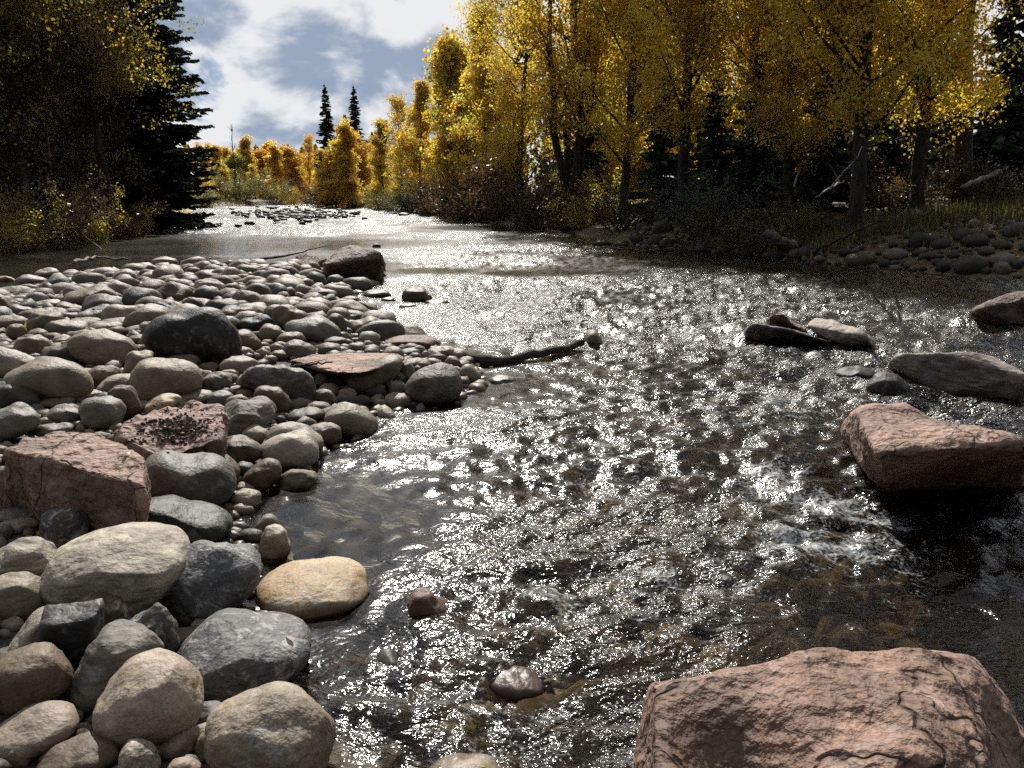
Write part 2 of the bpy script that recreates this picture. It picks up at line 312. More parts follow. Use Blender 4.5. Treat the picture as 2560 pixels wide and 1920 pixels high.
nr, na = A.shape; ii = (np.arange(nr-1)[:, None]*na+np.arange(na-1)[None]).ravel(); WF = np.stack([ii, ii+1, ii+1+na, ii+na], 1)
keep = (s_[WF] < 1.2).any(1); WF = WF[keep]
used = np.unique(WF); remap = np.full(len(x), -1, np.int64); remap[used] = np.arange(len(used)); WF = remap[WF]
m, t, o = newmat('river_water'); geo = nd(t, 'ShaderNodeNewGeometry'); pos = geo.outputs['Position']
ac = nd(t, 'ShaderNodeAttribute', attribute_name='chop'); af = nd(t, 'ShaderNodeAttribute', attribute_name='foam')
mp = nd(t, 'ShaderNodeMapping'); mp.inputs['Rotation'].default_value = (0, 0, .22); mp.inputs['Scale'].default_value = (.75, 1.15, 1); t.links.new(pos, mp.inputs[0])
hn = mth(t, 'ADD', mth(t, 'MULTIPLY', noise(t, mp.outputs[0], 12, 2, .6, .6), 1.5), mth(t, 'MULTIPLY', noise(t, mp.outputs[0], 42, 2, .65, .4), .62))
st = mth(t, 'ADD', mth(t, 'MULTIPLY', ac.outputs['Fac'], .95), .02)
bp = nd(t, 'ShaderNodeBump', i_Distance=.033); t.links.new(st, bp.inputs['Strength']); t.links.new(hn, bp.inputs['Height'])
fr = nd(t, 'ShaderNodeFresnel', i_IOR=1.333); t.links.new(bp.outputs[0], fr.inputs['Normal'])
ga = nd(t, 'ShaderNodeBsdfGlossy', i_Roughness=.11); gb = nd(t, 'ShaderNodeBsdfGlossy', i_Roughness=.28); gl = nd(t, 'ShaderNodeMixShader'); t.links.new(mth(t, 'MULTIPLY', ac.outputs['Fac'], .55, True), gl.inputs[0])
for i_, q_ in ((1, ga), (2, gb)): t.links.new(bp.outputs[0], q_.inputs['Normal']); t.links.new(q_.outputs[0], gl.inputs[i_])
tr = nd(t, 'ShaderNodeBsdfTransparent'); ad = nd(t, 'ShaderNodeAttribute', attribute_name='depth'); t.links.new(ramp(t, ad.outputs['Fac'], [(.0, (.95, .93, .88)), (.35, (.80, .74, .60)), (.5, (.6, .52, .36)), (1.0, (.12, .10, .06))]), tr.inputs[0])
mx = nd(t, 'ShaderNodeMixShader'); t.links.new(fr.outputs[0], mx.inputs[0]); t.links.new(tr.outputs[0], mx.inputs[1]); t.links.new(gl.outputs[0], mx.inputs[2])
fd = nd(t, 'ShaderNodeBsdfPrincipled', i_Roughness=.35); fd.inputs['Base Color'].default_value = (.62, .65, .66, 1); t.links.new(bp.outputs[0], fd.inputs['Normal'])
fn = mth(t, 'ADD', noise(t, mp.outputs[0], 6, 6, .74, .8), mth(t, 'MULTIPLY', mth(t, 'SUBTRACT', noise(t, pos, 60, 1, .6), .5), .5))
fm = nd(t, 'ShaderNodeMapRange', interpolation_type='SMOOTHSTEP'); fm.inputs[1].default_value = .79; fm.inputs[2].default_value = 1.12; t.links.new(mth(t, 'ADD', fn, mth(t, 'MULTIPLY', af.outputs['Fac'], .55)), fm.inputs[0])
mf = nd(t, 'ShaderNodeMixShader'); t.links.new(mth(t, 'MULTIPLY', fm.outputs[0], .66), mf.inputs[0]); t.links.new(mx.outputs[0], mf.inputs[1]); t.links.new(fd.outputs[0], mf.inputs[2]); t.links.new(mf.outputs[0], o.inputs[0])
me = mesh_np('river_water', np.stack([x, y, z], 1)[used], WF, True, None, m, {'chop': chop[used], 'foam': foamz[used], 'depth': np.clip(-ground_z(x, y)[used], 0, 1)})
wo = link('river_water', me); wo['kind'] = 'structure'
# ------------------------------------------------------------------ stones
def ico(l):
    bm = bmesh.new(); bmesh.ops.create_icosphere(bm, subdivisions=l, radius=1); bm.verts.index_update()
    V = np.array([v.co[:] for v in bm.verts]); F = np.array([[v.index for v in f.verts] for f in bm.faces]); bm.free(); return V, F
ICO = {l: ico(l) for l in (1, 2, 3, 4, 5, 6)}
PAL = dict(tan=(.275, .225, .165), pale=(.37, .325, .265), grey=(.195, .18, .155), dgrey=(.088, .08, .07), blue=(.145, .145, .15), black=(.02, .019, .018), brown=(.15, .108, .072),
           olive=(.19, .16, .10), pink=(.36, .228, .168), pinkish=(.315, .25, .20), ochre=(.44, .335, .21), maroon=(.14, .075, .055), peach=(.38, .31, .245))
CW = dict(tan='tan', pale='pale', grey='grey', dgrey='dark grey', blue='blue-grey', black='black', brown='brown', olive='olive brown', pink='pink', pinkish='pinkish grey', ochre='ochre', maroon='maroon', peach='peach-coloured')
REG = dict(A=(0, 640, 400/2212), B=(380, 640, 400/2212), C=(0, 600, 700/2212), D=(650, 600, 700/2212), E=(0, 1080, 900/2212), F=(0, 1400, 700/2212), G=(1660, 700, 900/2212),
           H=(700, 1150, 800/2212), I=(1500, 1560, 1060/2212), J=(1400, 480, 600/2212), K=(1960, 480, 600/2212), L=(700, 1500, 1000/2212), M=(380, 0, 800/2212), S=(0, 0, 1))
def pts(reg, s):
    a = np.array([float(q) for q in s.replace(',', ' ').split()]).reshape(-1, 2); x0, y0, k = REG[reg]; return a*k+np.array([x0, y0])
stones = []                     # dict(o, x, y, r, col, word, shape, size, lm)
def rim(poly2, nsamp=72, sm=1.2):
    """radius of a star-shaped outline (about its middle) at nsamp angles"""
    c = (poly2.min(0)+poly2.max(0))/2; q = poly2-c; th = np.arange(nsamp)*2*math.pi/nsamp; r = np.zeros(nsamp); n = len(q)
    for k, a in enumerate(th):
        d = np.array((math.cos(a), math.sin(a))); best = 0
        for i in range(n):
            p0, p1 = q[i], q[(i+1) % n]; e = p1-p0; den = d[0]*e[1]-d[1]*e[0]
            if abs(den) < 1e-9: continue
            tt = (p0[0]*e[1]-p0[1]*e[0])/den; uu = (p0[0]*d[1]-p0[1]*d[0])/den
            if tt > 0 and -1e-6 <= uu <= 1+1e-6: best = max(best, tt)
        r[k] = best
    r[r < 1e-3] = r.mean(); kx = np.arange(-4, 5); kr = np.exp(-(kx/sm)**2/2); kr /= kr.sum(); rp = np.concatenate([r[-4:], r, r[:4]])
    return c, np.convolve(rp, kr, 'valid')
def shape_stone(dirs, rho, b, angular, seed, sx=1., sz=1., lump=1.):
    """dirs: unit sphere; rho(theta): outline in the x-z plane (metres); b: half depth"""
    rg = np.random.default_rng(seed); th = np.arctan2(dirs[:, 2], dirs[:, 0]) % (2*math.pi); n = len(rho); u = th/(2*math.pi)*n; i = np.floor(u).astype(int) % n; f = u-np.floor(u)
    rr = rho[i]*(1-f)+rho[(i+1) % n]*f; s = np.sqrt(dirs[:, 0]**2+dirs[:, 2]**2)
    pw = .80 if angular else .9
    V = np.stack([rr*np.cos(th)*s**pw, b*np.sign(dirs[:, 1])*np.abs(dirs[:, 1])**.85, rr*np.sin(th)*s**pw], 1)
    R0 = float(np.mean(rho)); mx = V.max(0)
    for k in range(9 if angular else 4):
        nn = rg.normal(size=3); nn[2] = abs(nn[2])*(1.0 if angular else .8)-.15; nn /= np.linalg.norm(nn)
        if k == 0: nn = np.array((rg.normal()*.15, -.25+rg.normal()*.15, .95)); nn /= np.linalg.norm(nn)
        if k == 1: nn = np.array((rg.normal()*.3, -.95, .12)); nn /= np.linalg.norm(nn)
        pr = V@nn; lim = pr.max()*(rg.uniform(.78, .93) if angular else rg.uniform(.80, .95)); ov = np.maximum(pr-lim, 0)
        V -= np.outer(ov*(.97 if angular else .72), nn)
    lo_, hi_ = V.min(0), V.max(0); V[:, 0] *= mx[0]*2/(hi_[0]-lo_[0]); V[:, 2] = np.where(V[:, 2] > 0, V[:, 2]*mx[2]/max(hi_[2], 1e-6), V[:, 2])
    fr = 1/R0; o = rg.uniform(0, 90, 3)
    dn = V/(np.linalg.norm(V, axis=1)[:, None]+1e-9)
    disp = .15*vnoise(V*fr*1.25+o, seed)*lump+.055*vnoise(V*fr*2.6+o, seed+1)*lump+.018*vnoise(V*fr*6+o, seed+2)+.006*vnoise(V*fr*15+o, seed+5)
    if angular: disp += .035*np.abs(vnoise(V*fr*3.5+o, seed+3))+.014*vnoise(V*fr*14+o, seed+4)
    return V+dn*(disp*R0)[:, None]
def stone(reg, s, col='tan', kind='cobble', mat=None, label=None, lm=None, zc=None, depth=.85, name='river_stone', ell=False, wet=False, lump=1.):
    q = pts(reg, s)
    if ell or q.shape[0] == 2:                      # centre and size of an oval
        k = REG[reg][2]; c = q[0]; sz = np.array([float(v) for v in s.replace(',', ' ').split()][2:4])*k
        a = np.arange(16)*math.pi/8; q = c+np.stack([np.cos(a)*sz[0]/2*(1+.06*np.cos(3*a+len(stones))), np.sin(a)*sz[1]/2*(1+.05*np.cos(2*a+len(stones)*2))], 1)
    q = q*np.array((1, -1)); angular = kind == 'angular'
    c, rho = rim(q, sm=.8 if angular else 1.7); wpx, hpx = q.max(0)-q.min(0); cx_, cy_ = c[0], -c[1]
    dz = hpx/2*6/F_PX*.5; x = y = 0; cc = .1
    for it in range(7):                             # rest it on the ground it stands on
        gzz = (gz(x, y) if it else 0.0); gzz = max(gzz, -.06) if not wet else gzz
        zc_ = zc if zc is not None else gzz+cc*.92
        p = P(cx_, cy_, zc_); x, y = p[0], p[1]; dep = proj(p)[2]; dl = math.atan2(CAM_H-zc_, y); W = wpx/F_PX*dep; Hh = hpx/F_PX*dep
        b = min(depth*W/2, .88*Hh/2/max(math.sin(dl), .05)); cc = math.sqrt(max((Hh/2)**2-(b*math.sin(dl))**2, (.4*Hh/2)**2))/math.cos(dl)
    th = np.arange(len(rho))*2*math.pi/len(rho); k = dep/F_PX; vx = rho*np.cos(th)*k; vz = rho*np.sin(th)*k*(cc/(Hh/2)); ang2 = np.arctan2(vz, vx) % (2*math.pi); r2 = np.hypot(vx, vz); od = np.argsort(ang2)
    rho2 = np.interp(th, np.concatenate([ang2[od]-2*math.pi, ang2[od], ang2[od]+2*math.pi]), np.tile(r2[od], 3))
    lv = 5 if wpx > 230 else 4 if wpx > 75 else 3; dirs, F = ICO[lv]; V = shape_stone(dirs, rho2*1.06, b*1.08, angular, 100+len(stones), lump=lump)
    az = math.atan2(x, y); ca, sa = math.cos(-az), math.sin(-az); V = np.stack([V[:, 0]*ca-V[:, 1]*sa, V[:, 0]*sa+V[:, 1]*ca, V[:, 2]], 1)
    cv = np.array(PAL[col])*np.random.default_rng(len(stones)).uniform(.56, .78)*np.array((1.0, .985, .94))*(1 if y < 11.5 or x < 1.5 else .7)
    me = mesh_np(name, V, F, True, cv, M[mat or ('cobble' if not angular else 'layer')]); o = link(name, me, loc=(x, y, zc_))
    asp = W/max(2*cc, .01); stones.append(dict(o=o, x=x, y=y, r=max(W/2, b), rx=W/2, ry=b, px=cx_, py=cy_, w=wpx, h=hpx, col=col, shape='angular' if angular else 'round' if asp < 1.35 else 'oval' if asp < 2.0 else 'flat', label=label, lm=lm))
    return o
def block(reg, top, base, ztop, zbase, col, mat, label, lm, name='boulder', rough=.02, bev=.03, size=.035, hollow=None):
    """boulder from the outline of its top (x y z per corner, metres above the river) and of its foot"""
    a = np.array([float(v) for v in top.replace(',', ' ').split()]).reshape(-1, 3); x0, y0, k = REG[reg]
    Pp = [P(x0+u*k, y0+v*k, zz) for u, v, zz in a]
    a = np.array([float(v) for v in base.replace(',', ' ').split()]).reshape(-1, 3); Pp += [P(x0+u*k, y0+v*k, zz) for u, v, zz in a]
    Pp = np.array(Pp); c = Pp.mean(0); low = Pp.copy(); low = low[low[:, 2] < np.median(Pp[:, 2])]; low = np.array([P(*proj(q)[:2], zbase) for q in low]) if zbase <= -.15 else low*np.array((1, 1, 0))+np.array((0, 0, zbase))
    bm = bmesh.new()
    for p in np.concatenate([Pp, low])-c: bm.verts.new(p)
    r = bmesh.ops.convex_hull(bm, input=bm.verts[:]); bmesh.ops.delete(bm, geom=[v for v in bm.verts if not v.link_faces], context='VERTS')
    bmesh.ops.dissolve_limit(bm, angle_limit=R(9), verts=bm.verts[:], edges=bm.edges[:])
    bmesh.ops.bevel(bm, geom=bm.edges[:], offset=bev, segments=2, profile=.6, affect='EDGES', clamp_overlap=True)
    bmesh.ops.triangulate(bm, faces=bm.faces[:])
    for _ in range(7):
        ed = [e for e in bm.edges if e.calc_length() > size]
        if not ed or len(bm.faces) > 16000: break
        bmesh.ops.subdivide_edges(bm, edges=ed, cuts=1); bmesh.ops.triangulate(bm, faces=[f for f in bm.faces if len(f.verts) > 3])
    for _ in range(2): bmesh.ops.smooth_vert(bm, verts=bm.verts[:], factor=.5, use_axis_x=True, use_axis_y=True, use_axis_z=True)
    bm.normal_update(); bm.verts.index_update(); V = np.array([v.co[:] for v in bm.verts]); Nn = np.array([v.normal[:] for v in bm.verts]); F = np.array([[v.index for v in f.verts] for f in bm.faces]); bm.free()
    s = len(stones)+500; ext = np.ptp(V[:, 0])
    d = rough*(1.5*vnoise(V*2.2/ext*1.5+s, s)+1.0*vnoise(V*9/ext+s, s+1)+.55*vnoise(V*22/ext+s, s+2)+.35*np.abs(vnoise(V*45/ext+s, s+3)))
    V = V+Nn*d[:, None]
    if hollow:
        for (u, v, zz, rad, dp) in hollow:
            p = P(x0+u*k, y0+v*k, zz)-c; f = np.exp(-((V-p)**2).sum(1)/rad**2); V -= np.array((0, .25, 1))*(f*dp*(1+.5*vnoise(V*9, s+7)))[:, None]
    me = mesh_np(name, V, F, True, np.array(PAL[col] if isinstance(col, str) else col)*.72, M[mat]); o = link(name, me, loc=tuple(c)); tag(o, label, 'boulder')
    pr = [proj(p) for p in Pp]; w_ = max(q[0] for q in pr)-min(q[0] for q in pr)
    stones.append(dict(o=o, x=c[0], y=c[1], r=np.ptp(Pp[:, :2], axis=0).max()/2, rx=np.ptp(Pp[:, 0])/2, ry=np.ptp(Pp[:, 1])/2, px=np.mean([q[0] for q in pr]), py=np.mean([q[1] for q in pr]), w=w_, h=w_*.5, col='pink', shape='angular', label=label, lm=lm)); return o
# --- broken sandstone boulders
block('I', '245 330 .42  300 275 .44  740 185 .47  1100 140 .48  1600 112 .47  1900 180 .44  2020 300 .40  2110 470 .34  900 470 .49  1700 640 .48  500 560 .46  300 800 .43  1100 900 .49  2050 800 .42  1200 1050 .46', '205 680 .02  190 950 -.1  600 1250 .2  2330 800 .0  2330 1150 .0', 0, -.2, (.32, .195, .14), 'sand',
      'huge rough pink sandstone boulder rising out of the near shallows', 'huge near pink boulder', rough=.015, bev=.06, size=.02, hollow=[(900, 590, .5, .12, .16), (780, 640, .42, .13, .12), (1370, 360, .52, .07, .04)])
block('G', '1180 800 .44  1300 764 .46  1490 770 .46  1700 850 .46  1870 898 .46  2080 940 .46  2230 1010 .44  1310 1075 .42  1430 1010 .45  1570 945 .46 1200 880 .42', '1120 930 .10  1200 1140 .05  1275 1250 -.05  1400 1330 -.05  2200 1300 -.05  2290 1180 -.05', 0, -.2, 'pink', 'sand',
      'blocky tan pink boulder in the rapids with a dark shaded front', 'shaded boulder in the rapids', rough=.02, size=.028)
block('G', '1385 500 .20  1450 456 .27  1700 450 .32  1900 462 .32  2060 482 .28  2230 590 .22', '1385 545 .05  1500 600 .02  1700 700 -.02  2170 775 -.05  2300 720 -.05', 0, -.2, (.30, .26, .23), 'layer',
      'low sloping grey pink slab with an orange streak along its crest', 'low sloping grey slab', rough=.016, size=.035)
block('G', '870 275 .15  930 225 .20  1010 228 .22  1180 290 .20  1240 350 .14', '1010 370 .03  1100 410 -.02  1310 440 -.05  1320 400 -.05', 0, -.2, (.33, .27, .23), 'layer',
      'pale flat slab tilting into the white water', 'pale tilted slab', rough=.012, bev=.02, size=.04)
block('G', '500 300 .12  545 262 .20  600 280 .17  740 300 .18  820 325 .12', '495 350 -.04  600 380 -.04  860 385 -.04  1050 410 -.04  1040 385 .02', 0, -.2, (.10, .095, .10), 'granite',
      'dark wet rock ridge with a sharp tip beside the pale tilted slab', 'dark rock ridge', rough=.016, bev=.02, size=.04)
block('G', '640 225 .24  690 205 .28  730 215 .26  790 270 .16', '640 290 .05  780 320 .02  870 318 .0', 0, -.2, (.34, .25, .19), 'sand',
      'small jagged tan rock behind the dark rock ridge', None, rough=.02, bev=.015, size=.04)
block('G', '1900 180 .30  2060 110 .40  2212 75 .45  2330 90 .45', '1840 235 .02  1900 265 -.02  2212 335 -.03  2400 350 -.03', 0, -.2, (.13, .09, .07), 'sand',
      'dark brown boulder with a sunlit crest cut by the frame edge', 'dark brown crested boulder', rough=.02, size=.05)
block('E', '30 110 .44  165 28 .44  330 0 .44  510 5 .43  670 25 .42  780 100 .42  900 165 .41  865 325 .39  560 235 .42  230 120 .44', '10 300 .22  20 430 .12  300 470 .12  700 480 .12  860 440 .12', 0, -.1, 'pink', 'sand',
      'flat-topped pink sandstone block with a dark steep front among grey cobbles', 'flat-topped pink block', rough=.014, bev=.02, size=.024)
block('C', '935 1490 .34  1040 1425 .35  1230 1355 .36  1390 1300 .36  1530 1262 .36  1700 1300 .35  1780 1350 .34  1735 1450 .34  1740 1540 .33 1300 1600 .33 1000 1560 .33', '940 1560 .2  1000 1640 .15  1300 1690 .14  1600 1660 .18  1740 1600 .22', 0, -.05, (.30, .19, .15), 'sand',
      'hollowed reddish rock holding a heap of dark grit', 'hollowed red rock', rough=.02, bev=.025, size=.028, hollow=[(1330, 1500, .36, .17, .09), (1500, 1430, .4, .13, .05)])
block('D', '240 950 .25  430 906 .26  650 889 .27  900 886 .27  1080 892 .26  1150 932 .25  1000 1000 .25  800 1050 .25  600 1045 .25  480 1020 .25  370 985 .25', '260 985 .05  370 1040 .0  520 1090 -.02  660 1100 -.02  850 1090 -.02  1100 980 .0', 0, -.15, (.42, .25, .18), 'sand',
      'flat orange pink sandstone slab with a thin stick lying on it', 'flat orange slab', rough=.008, bev=.015, size=.03)
block('D', '-150 1080 .28  -90 1020 .33  10 992 .34  130 1000 .34  210 1000 .33  310 1006 .32  375 1060 .28  430 1130 .2', '-130 1160 .05  50 1215 .02  300 1220 .0  430 1180 .0', 0, -.1, (.20, .175, .16), 'granite',
      'coarse grey granite rock below the flat orange slab', 'coarse granite rock', rough=.014, bev=.03, size=.03)
block('D', '500 190 .40  600 105 .52  690 62 .60  830 57 .62  930 92 .55  968 140 .45', '492 230 .1  560 290 .02  700 330 .0  930 325 -.02  965 280 .0', 0, -.2, (.27, .20, .17), 'sand',
      'big rough pink boulder at the far tip of the cobble bar', 'far pink boulder', rough=.03, bev=.05, size=.06)
block('D', '285 122 .22  330 105 .28  425 110 .32  540 140 .30', '310 150 .1  340 232 .05  490 232 .05  540 200 .05', 0, -.1, (.34, .23, .18), 'sand',
      'pink wedge of rock tucked against the far pink boulder', 'pink wedge rock', rough=.015, bev=.03, size=.06)
# --- near cobbles
T = stone
T('E', '870 300 890 200 960 120 1040 105 1120 150 1210 165 1290 150 1380 190 1420 270 1415 380 1350 450 1200 470 1000 450 880 400', 'dgrey', mat='veined', label='dark saddle-backed stone with pale scratch lines on its face', lm='saddle-backed stone', lump=.5)
T('E', '835 480 870 410 990 370 1090 410 1200 465 1330 500 1440 590 1410 660 1300 690 1150 690 950 620 850 560', 'black', mat='veined', label='long black and brown speckled stone sloping down to the water', lm='long speckled stone')
T('E', '310 870 340 730 470 640 650 590 850 580 1000 600 1100 650 1160 730 1090 850 1000 1020 820 1110 600 1090 420 1030 320 960', 'pale', mat='layer', label='biggest pale grey tan cobble with a smooth broad flat top', lm='broad pale cobble', lump=.4, depth=1.0)
T('E', '1020 950 1060 830 1140 720 1270 680 1400 720 1540 770 1575 850 1540 950 1450 1060 1250 1110 1080 1060', 'blue', 'angular', 'mottled', label='blue-grey stone with swirling veins against the broad pale cobble', lm='swirled blue-grey stone', lump=.6)
T('E', '1605 960 1660 870 1740 810 1880 790 2100 800 2212 840 2262 900 2250 970 2150 1070 1900 1120 1800 1140 1680 1070', 'ochre', mat='ochre', label='ochre and white stone sitting in the water edge', lm='ochre stone', lump=.5, depth=.95)
T('E', '1095 1390 1180 1260 1300 1140 1420 1095 1540 1120 1640 1190 1840 1230 1890 1310 1860 1430 1730 1530 1560 1560 1370 1600 1220 1540 1120 1460', 'blue', mat='mottled', label='large blue-grey stone blotched with white in front of the ochre stone', lm='blotched blue-grey stone', lump=.5, depth=.95)
T('E', '1600 720 1625 620 1700 585 1760 630 1785 710 1740 790 1650 830 1590 790', 'peach', label='upright egg-shaped tan stone standing at the water edge', lm='egg-shaped stone')
T('E', '1550 640 1570 570 1640 512 1710 530 1710 590 1640 640 1580 670', 'tan', label='slanted tan stone leaning behind the egg-shaped stone')
T('E', '1510 415 190 130', 'tan', label='smooth tan oval stone at the water edge beside the saddle-backed stone')
T('E', '1510 345 130 80', 'pinkish')
T('E', '1590 490 1660 440 1750 400 1790 420 1750 460 1650 500', 'pale', label='thin pale sliver of stone washed by the shallows')
T('E', '1700 310 1770 240 1850 225 1950 280 1900 340 1800 400 1710 390', 'olive', 'angular', label='squared grey tan stone with a flat lit top in the shallows', lm='squared shallows stone')
T('E', '1500 290 1570 210 1650 180 1710 200 1725 260 1640 340 1530 370', 'brown')
T('E', '2110 205 155 85', 'tan', label='small lone tan stone poking out of the calm shallows')
T('E', '2140 120 80 85', 'dgrey', 'angular', label='tiny dark cube-like stone standing in the calm shallows', ell=True)
T('E', '1620 90 1680 35 1800 5 1900 40 1960 100 1940 170 1850 215 1720 215 1640 160', 'pale', label='pale rounded stone with a fine crack at the water edge', lm='pale cracked stone')
T('D', '60 1510 140 1450 260 1440 380 1480 470 1570 510 1650 400 1690 200 1690 80 1620', 'pale')
T('E', '1475 110 265 160', 'brown'); T('E', '1330 240 240 230', 'brown'); T('E', '1505 240 120 110', 'dgrey', ell=True)
T('E', '250 640 260 560 320 490 400 465 480 490 570 590 520 620 400 680 320 730 270 700', 'dgrey', mat='mottled', label='dark streaked stone wedged behind the broad pale cobble', lm='dark streaked stone')
T('E', '150 500 350 105', 'grey'); T('E', '90 580 270 95', 'pinkish'); T('E', '580 520 200 110', 'brown'); T('E', '715 555 265 120', 'pinkish')
T('E', '-20 740 60 690 160 665 250 690 330 740 310 830 250 900 100 920 -20 860', 'pale', 'angular', label='pale ridged stone beside the broad pale cobble, cut by the frame edge', lm='pale ridged stone')
T('E', '-40 930 60 875 160 890 240 950 285 1040 270 1120 150 1150 20 1130 -40 1050', 'tan', label='tan dome-shaped stone below the pale ridged stone', lm='tan dome-shaped stone')
T('E', '415 1060 480 1000 590 955 680 955 760 1020 800 1110 790 1190 700 1230 560 1200 440 1130', 'brown', mat='mottled', label='brown and grey mottled stone in front of the broad pale cobble', lm='brown mottled stone')
T('E', '205 1310 250 1200 300 1110 430 1085 580 1075 615 1110 610 1240 520 1380 430 1480 300 1460 220 1400', 'black', 'angular', 'veined', label='square black brown stone in deep shade with a flat top edge', lm='square black stone')
T('E', '20 1390 120 1260 200 1160 270 1100 310 1110 240 1250 120 1370', 'pale', label='long pale stone leaning behind the square black stone')
T('E', '800 1180 900 1110 990 1065 1060 1200 1080 1340 1000 1380 850 1250', 'dgrey', 'angular', 'mottled', label='dark grey stone half shadowed under the swirled blue-grey stone')
T('E', '440 1590 490 1450 570 1310 650 1220 760 1180 860 1230 950 1310 1010 1390 900 1480 700 1600 500 1650', 'grey', 'cobble', 'layer', label='pointed grey tan stone with a sloping side behind the banded peach stone', lm='pointed grey stone')
T('E', '-60 1420 60 1370 200 1330 290 1350 370 1440 410 1560 390 1620 250 1700 50 1700 -60 1650', 'brown', label='large brown tan rounded stone cut by the frame edge', lm='large brown stone')
T('F', '780 1160 830 1020 960 880 1120 800 1280 770 1380 800 1470 890 1530 990 1580 1090 1540 1220 1480 1340 1300 1420 1050 1420 860 1350 790 1250', 'peach', mat='cobble', label='big smooth peach-coloured stone with a faint grey band', lm='banded peach stone', lump=.5)
T('F', '-60 1370 80 1260 230 1170 390 1150 500 1190 570 1270 590 1350 540 1420 400 1480 100 1540 -60 1540', 'pinkish', label='pinkish grey smooth stone in the near corner beside the banded peach stone', lm='pinkish corner stone', lump=.5)
T('F', '300 1600 480 1440 650 1410 780 1430 870 1510 905 1590 850 1680 600 1720 380 1700', 'brown')
T('F', '1090 1600 300 270', 'pale', label='small pitted cream stone at the bottom edge of the photo', mat='granite'); T('F', '1430 1680 270 220', 'pinkish', label='small pinkish stone at the bottom edge beside the tan mottled dome')
T('S', '533 1800 560 1760 620 1735 690 1720 740 1735 790 1780 820 1830 840 1890 830 1930 700 1960 580 1930 540 1870', 'tan', mat='mottled', label='tan dome mottled with grey at the bottom edge of the photo', lm='tan mottled dome', lump=.6)
T('S', '1165 1950 190 120', 'pinkish', label='pink stone top just showing at the bottom edge in the water'); T('F', '680 1375 180 140', 'brown')
T('L', '1140 430 1190 390 1280 375 1380 400 1470 450 1500 480 1380 500 1250 545 1190 510', 'maroon', label='wet brown stone poking out of the glitter before the huge near pink boulder', zc=.0, wet=True, lm='wet brown midstream stone')
T('H', '880 1000 920 920 1010 900 1080 960 1170 1050 1200 1120 1120 1180 1020 1220 950 1150', 'maroon', label='wet lumpy brown stone awash near the ochre stone', zc=-.01, wet=True, lm='wet lumpy stone', lump=1.8)
T('L', '440 640 430 450 520 340 620 290 700 310 740 420 640 500 560 600', 'dgrey', label='dark sunken stone under clear water by the blotched blue-grey stone', zc=-.09, wet=True)
# --- middle of the bar
T('C', '580 790 640 740 740 715 860 720 970 770 1040 850 1030 930 960 1000 820 1010 700 980 610 900', 'tan', label='smooth tan oval boulder beside the big black boulder', lm='tan oval boulder', lump=.5)
T('C', '1175 740 1260 660 1350 580 1450 545 1570 550 1680 590 1790 660 1840 730 1850 850 1820 960 1700 1010 1500 980 1300 930 1210 830', 'black', mat='veined', label='big black humped boulder in the middle of the cobble bar', lm='big black boulder', name='boulder')
T('C', '1045 1150 1070 1070 1130 980 1230 940 1330 960 1440 965 1520 1000 1565 1060 1570 1150 1500 1220 1350 1260 1180 1270 1080 1240', 'tan', label='tan loaf-shaped stone with a hairline crack across its top', lm='cracked loaf-shaped stone', lump=.5)
T('C', '75 1110 150 1040 250 980 350 925 450 940 560 990 640 1060 680 1180 640 1260 560 1290 350 1250 180 1200', 'tan', label='large tan humped stone with an orange stained ridge', lm='orange-ridged stone')
T('C', '-60 880 0 840 120 880 230 920 310 970 240 1040 120 1090 -60 1110', 'pale', label='pale sloping stone cut by the frame edge above the orange-ridged stone', lm='pale sloping stone')
T('C', '-60 1130 60 1115 160 1140 250 1200 290 1280 270 1340 100 1330 -60 1330', 'dgrey', lm=None); T('C', '-60 1350 60 1320 170 1305 260 1340 310 1420 280 1490 150 1530 -60 1600', 'grey')
T('C', '370 890 400 830 470 840 560 815 640 815 700 870 690 950 600 990 430 970', 'dgrey', label='dark saddle-shaped stone against the tan oval boulder', lm='small dark saddle stone')
T('C', '125 850 170 780 240 755 320 760 375 830 370 900 300 920 200 910', 'tan'); T('C', '510 805 120 75', 'pinkish')
T('C', '970 1050 1000 940 1060 890 1150 875 1220 900 1190 960 1110 1020 1040 1080', 'tan'); T('C', '1310 940 1370 895 1470 880 1540 895 1575 940 1570 1010 1450 1030 1330 990', 'olive')
T('C', '1650 1010 150 90', 'brown'); T('C', '1710 1130 240 170', 'grey', mat='granite'); T('C', '1895 1000 280 150', 'tan'); T('C', '1820 1065 140 90', 'tan')
T('C', '672 1100 720 1020 800 990 890 1005 945 1050 900 1120 780 1190 690 1170', 'brown'); T('C', '755 1190 820 1110 920 1070 1010 1075 1060 1110 1000 1180 880 1230', 'tan')
T('C', '860 1200 940 1150 1010 1145 1065 1190 1100 1290 1100 1360 1020 1420 930 1400 880 1300', 'brown'); T('C', '635 1330 680 1265 770 1240 870 1240 940 1290 960 1370 930 1450 850 1500 720 1490 650 1420', 'grey', label='squat grey cube-like stone behind the flat-topped pink block', lm='squat grey stone')
T('C', '745 1225 190 75', 'pinkish'); T('C', '365 1390 430 1320 520 1305 610 1350 640 1400 560 1450 440 1440', 'grey'); T('C', '445 1280 270 100', 'brown'); T('C', '320 1370 90 60', 'pinkish', ell=True); T('C', '360 1435 100 70', 'pinkish', ell=True); T('C', '445 1490 250 100', 'grey')
T('C', '1110 1350 1190 1270 1290 1220 1380 1225 1420 1270 1340 1320 1200 1375', 'ochre', label='pale yellow stone with a crease lying behind the hollowed red rock'); T('C', '1540 1240 290 110', 'tan'); T('C', '1750 1260 200 140', 'grey'); T('C', '1880 1290 185 130', 'tan')
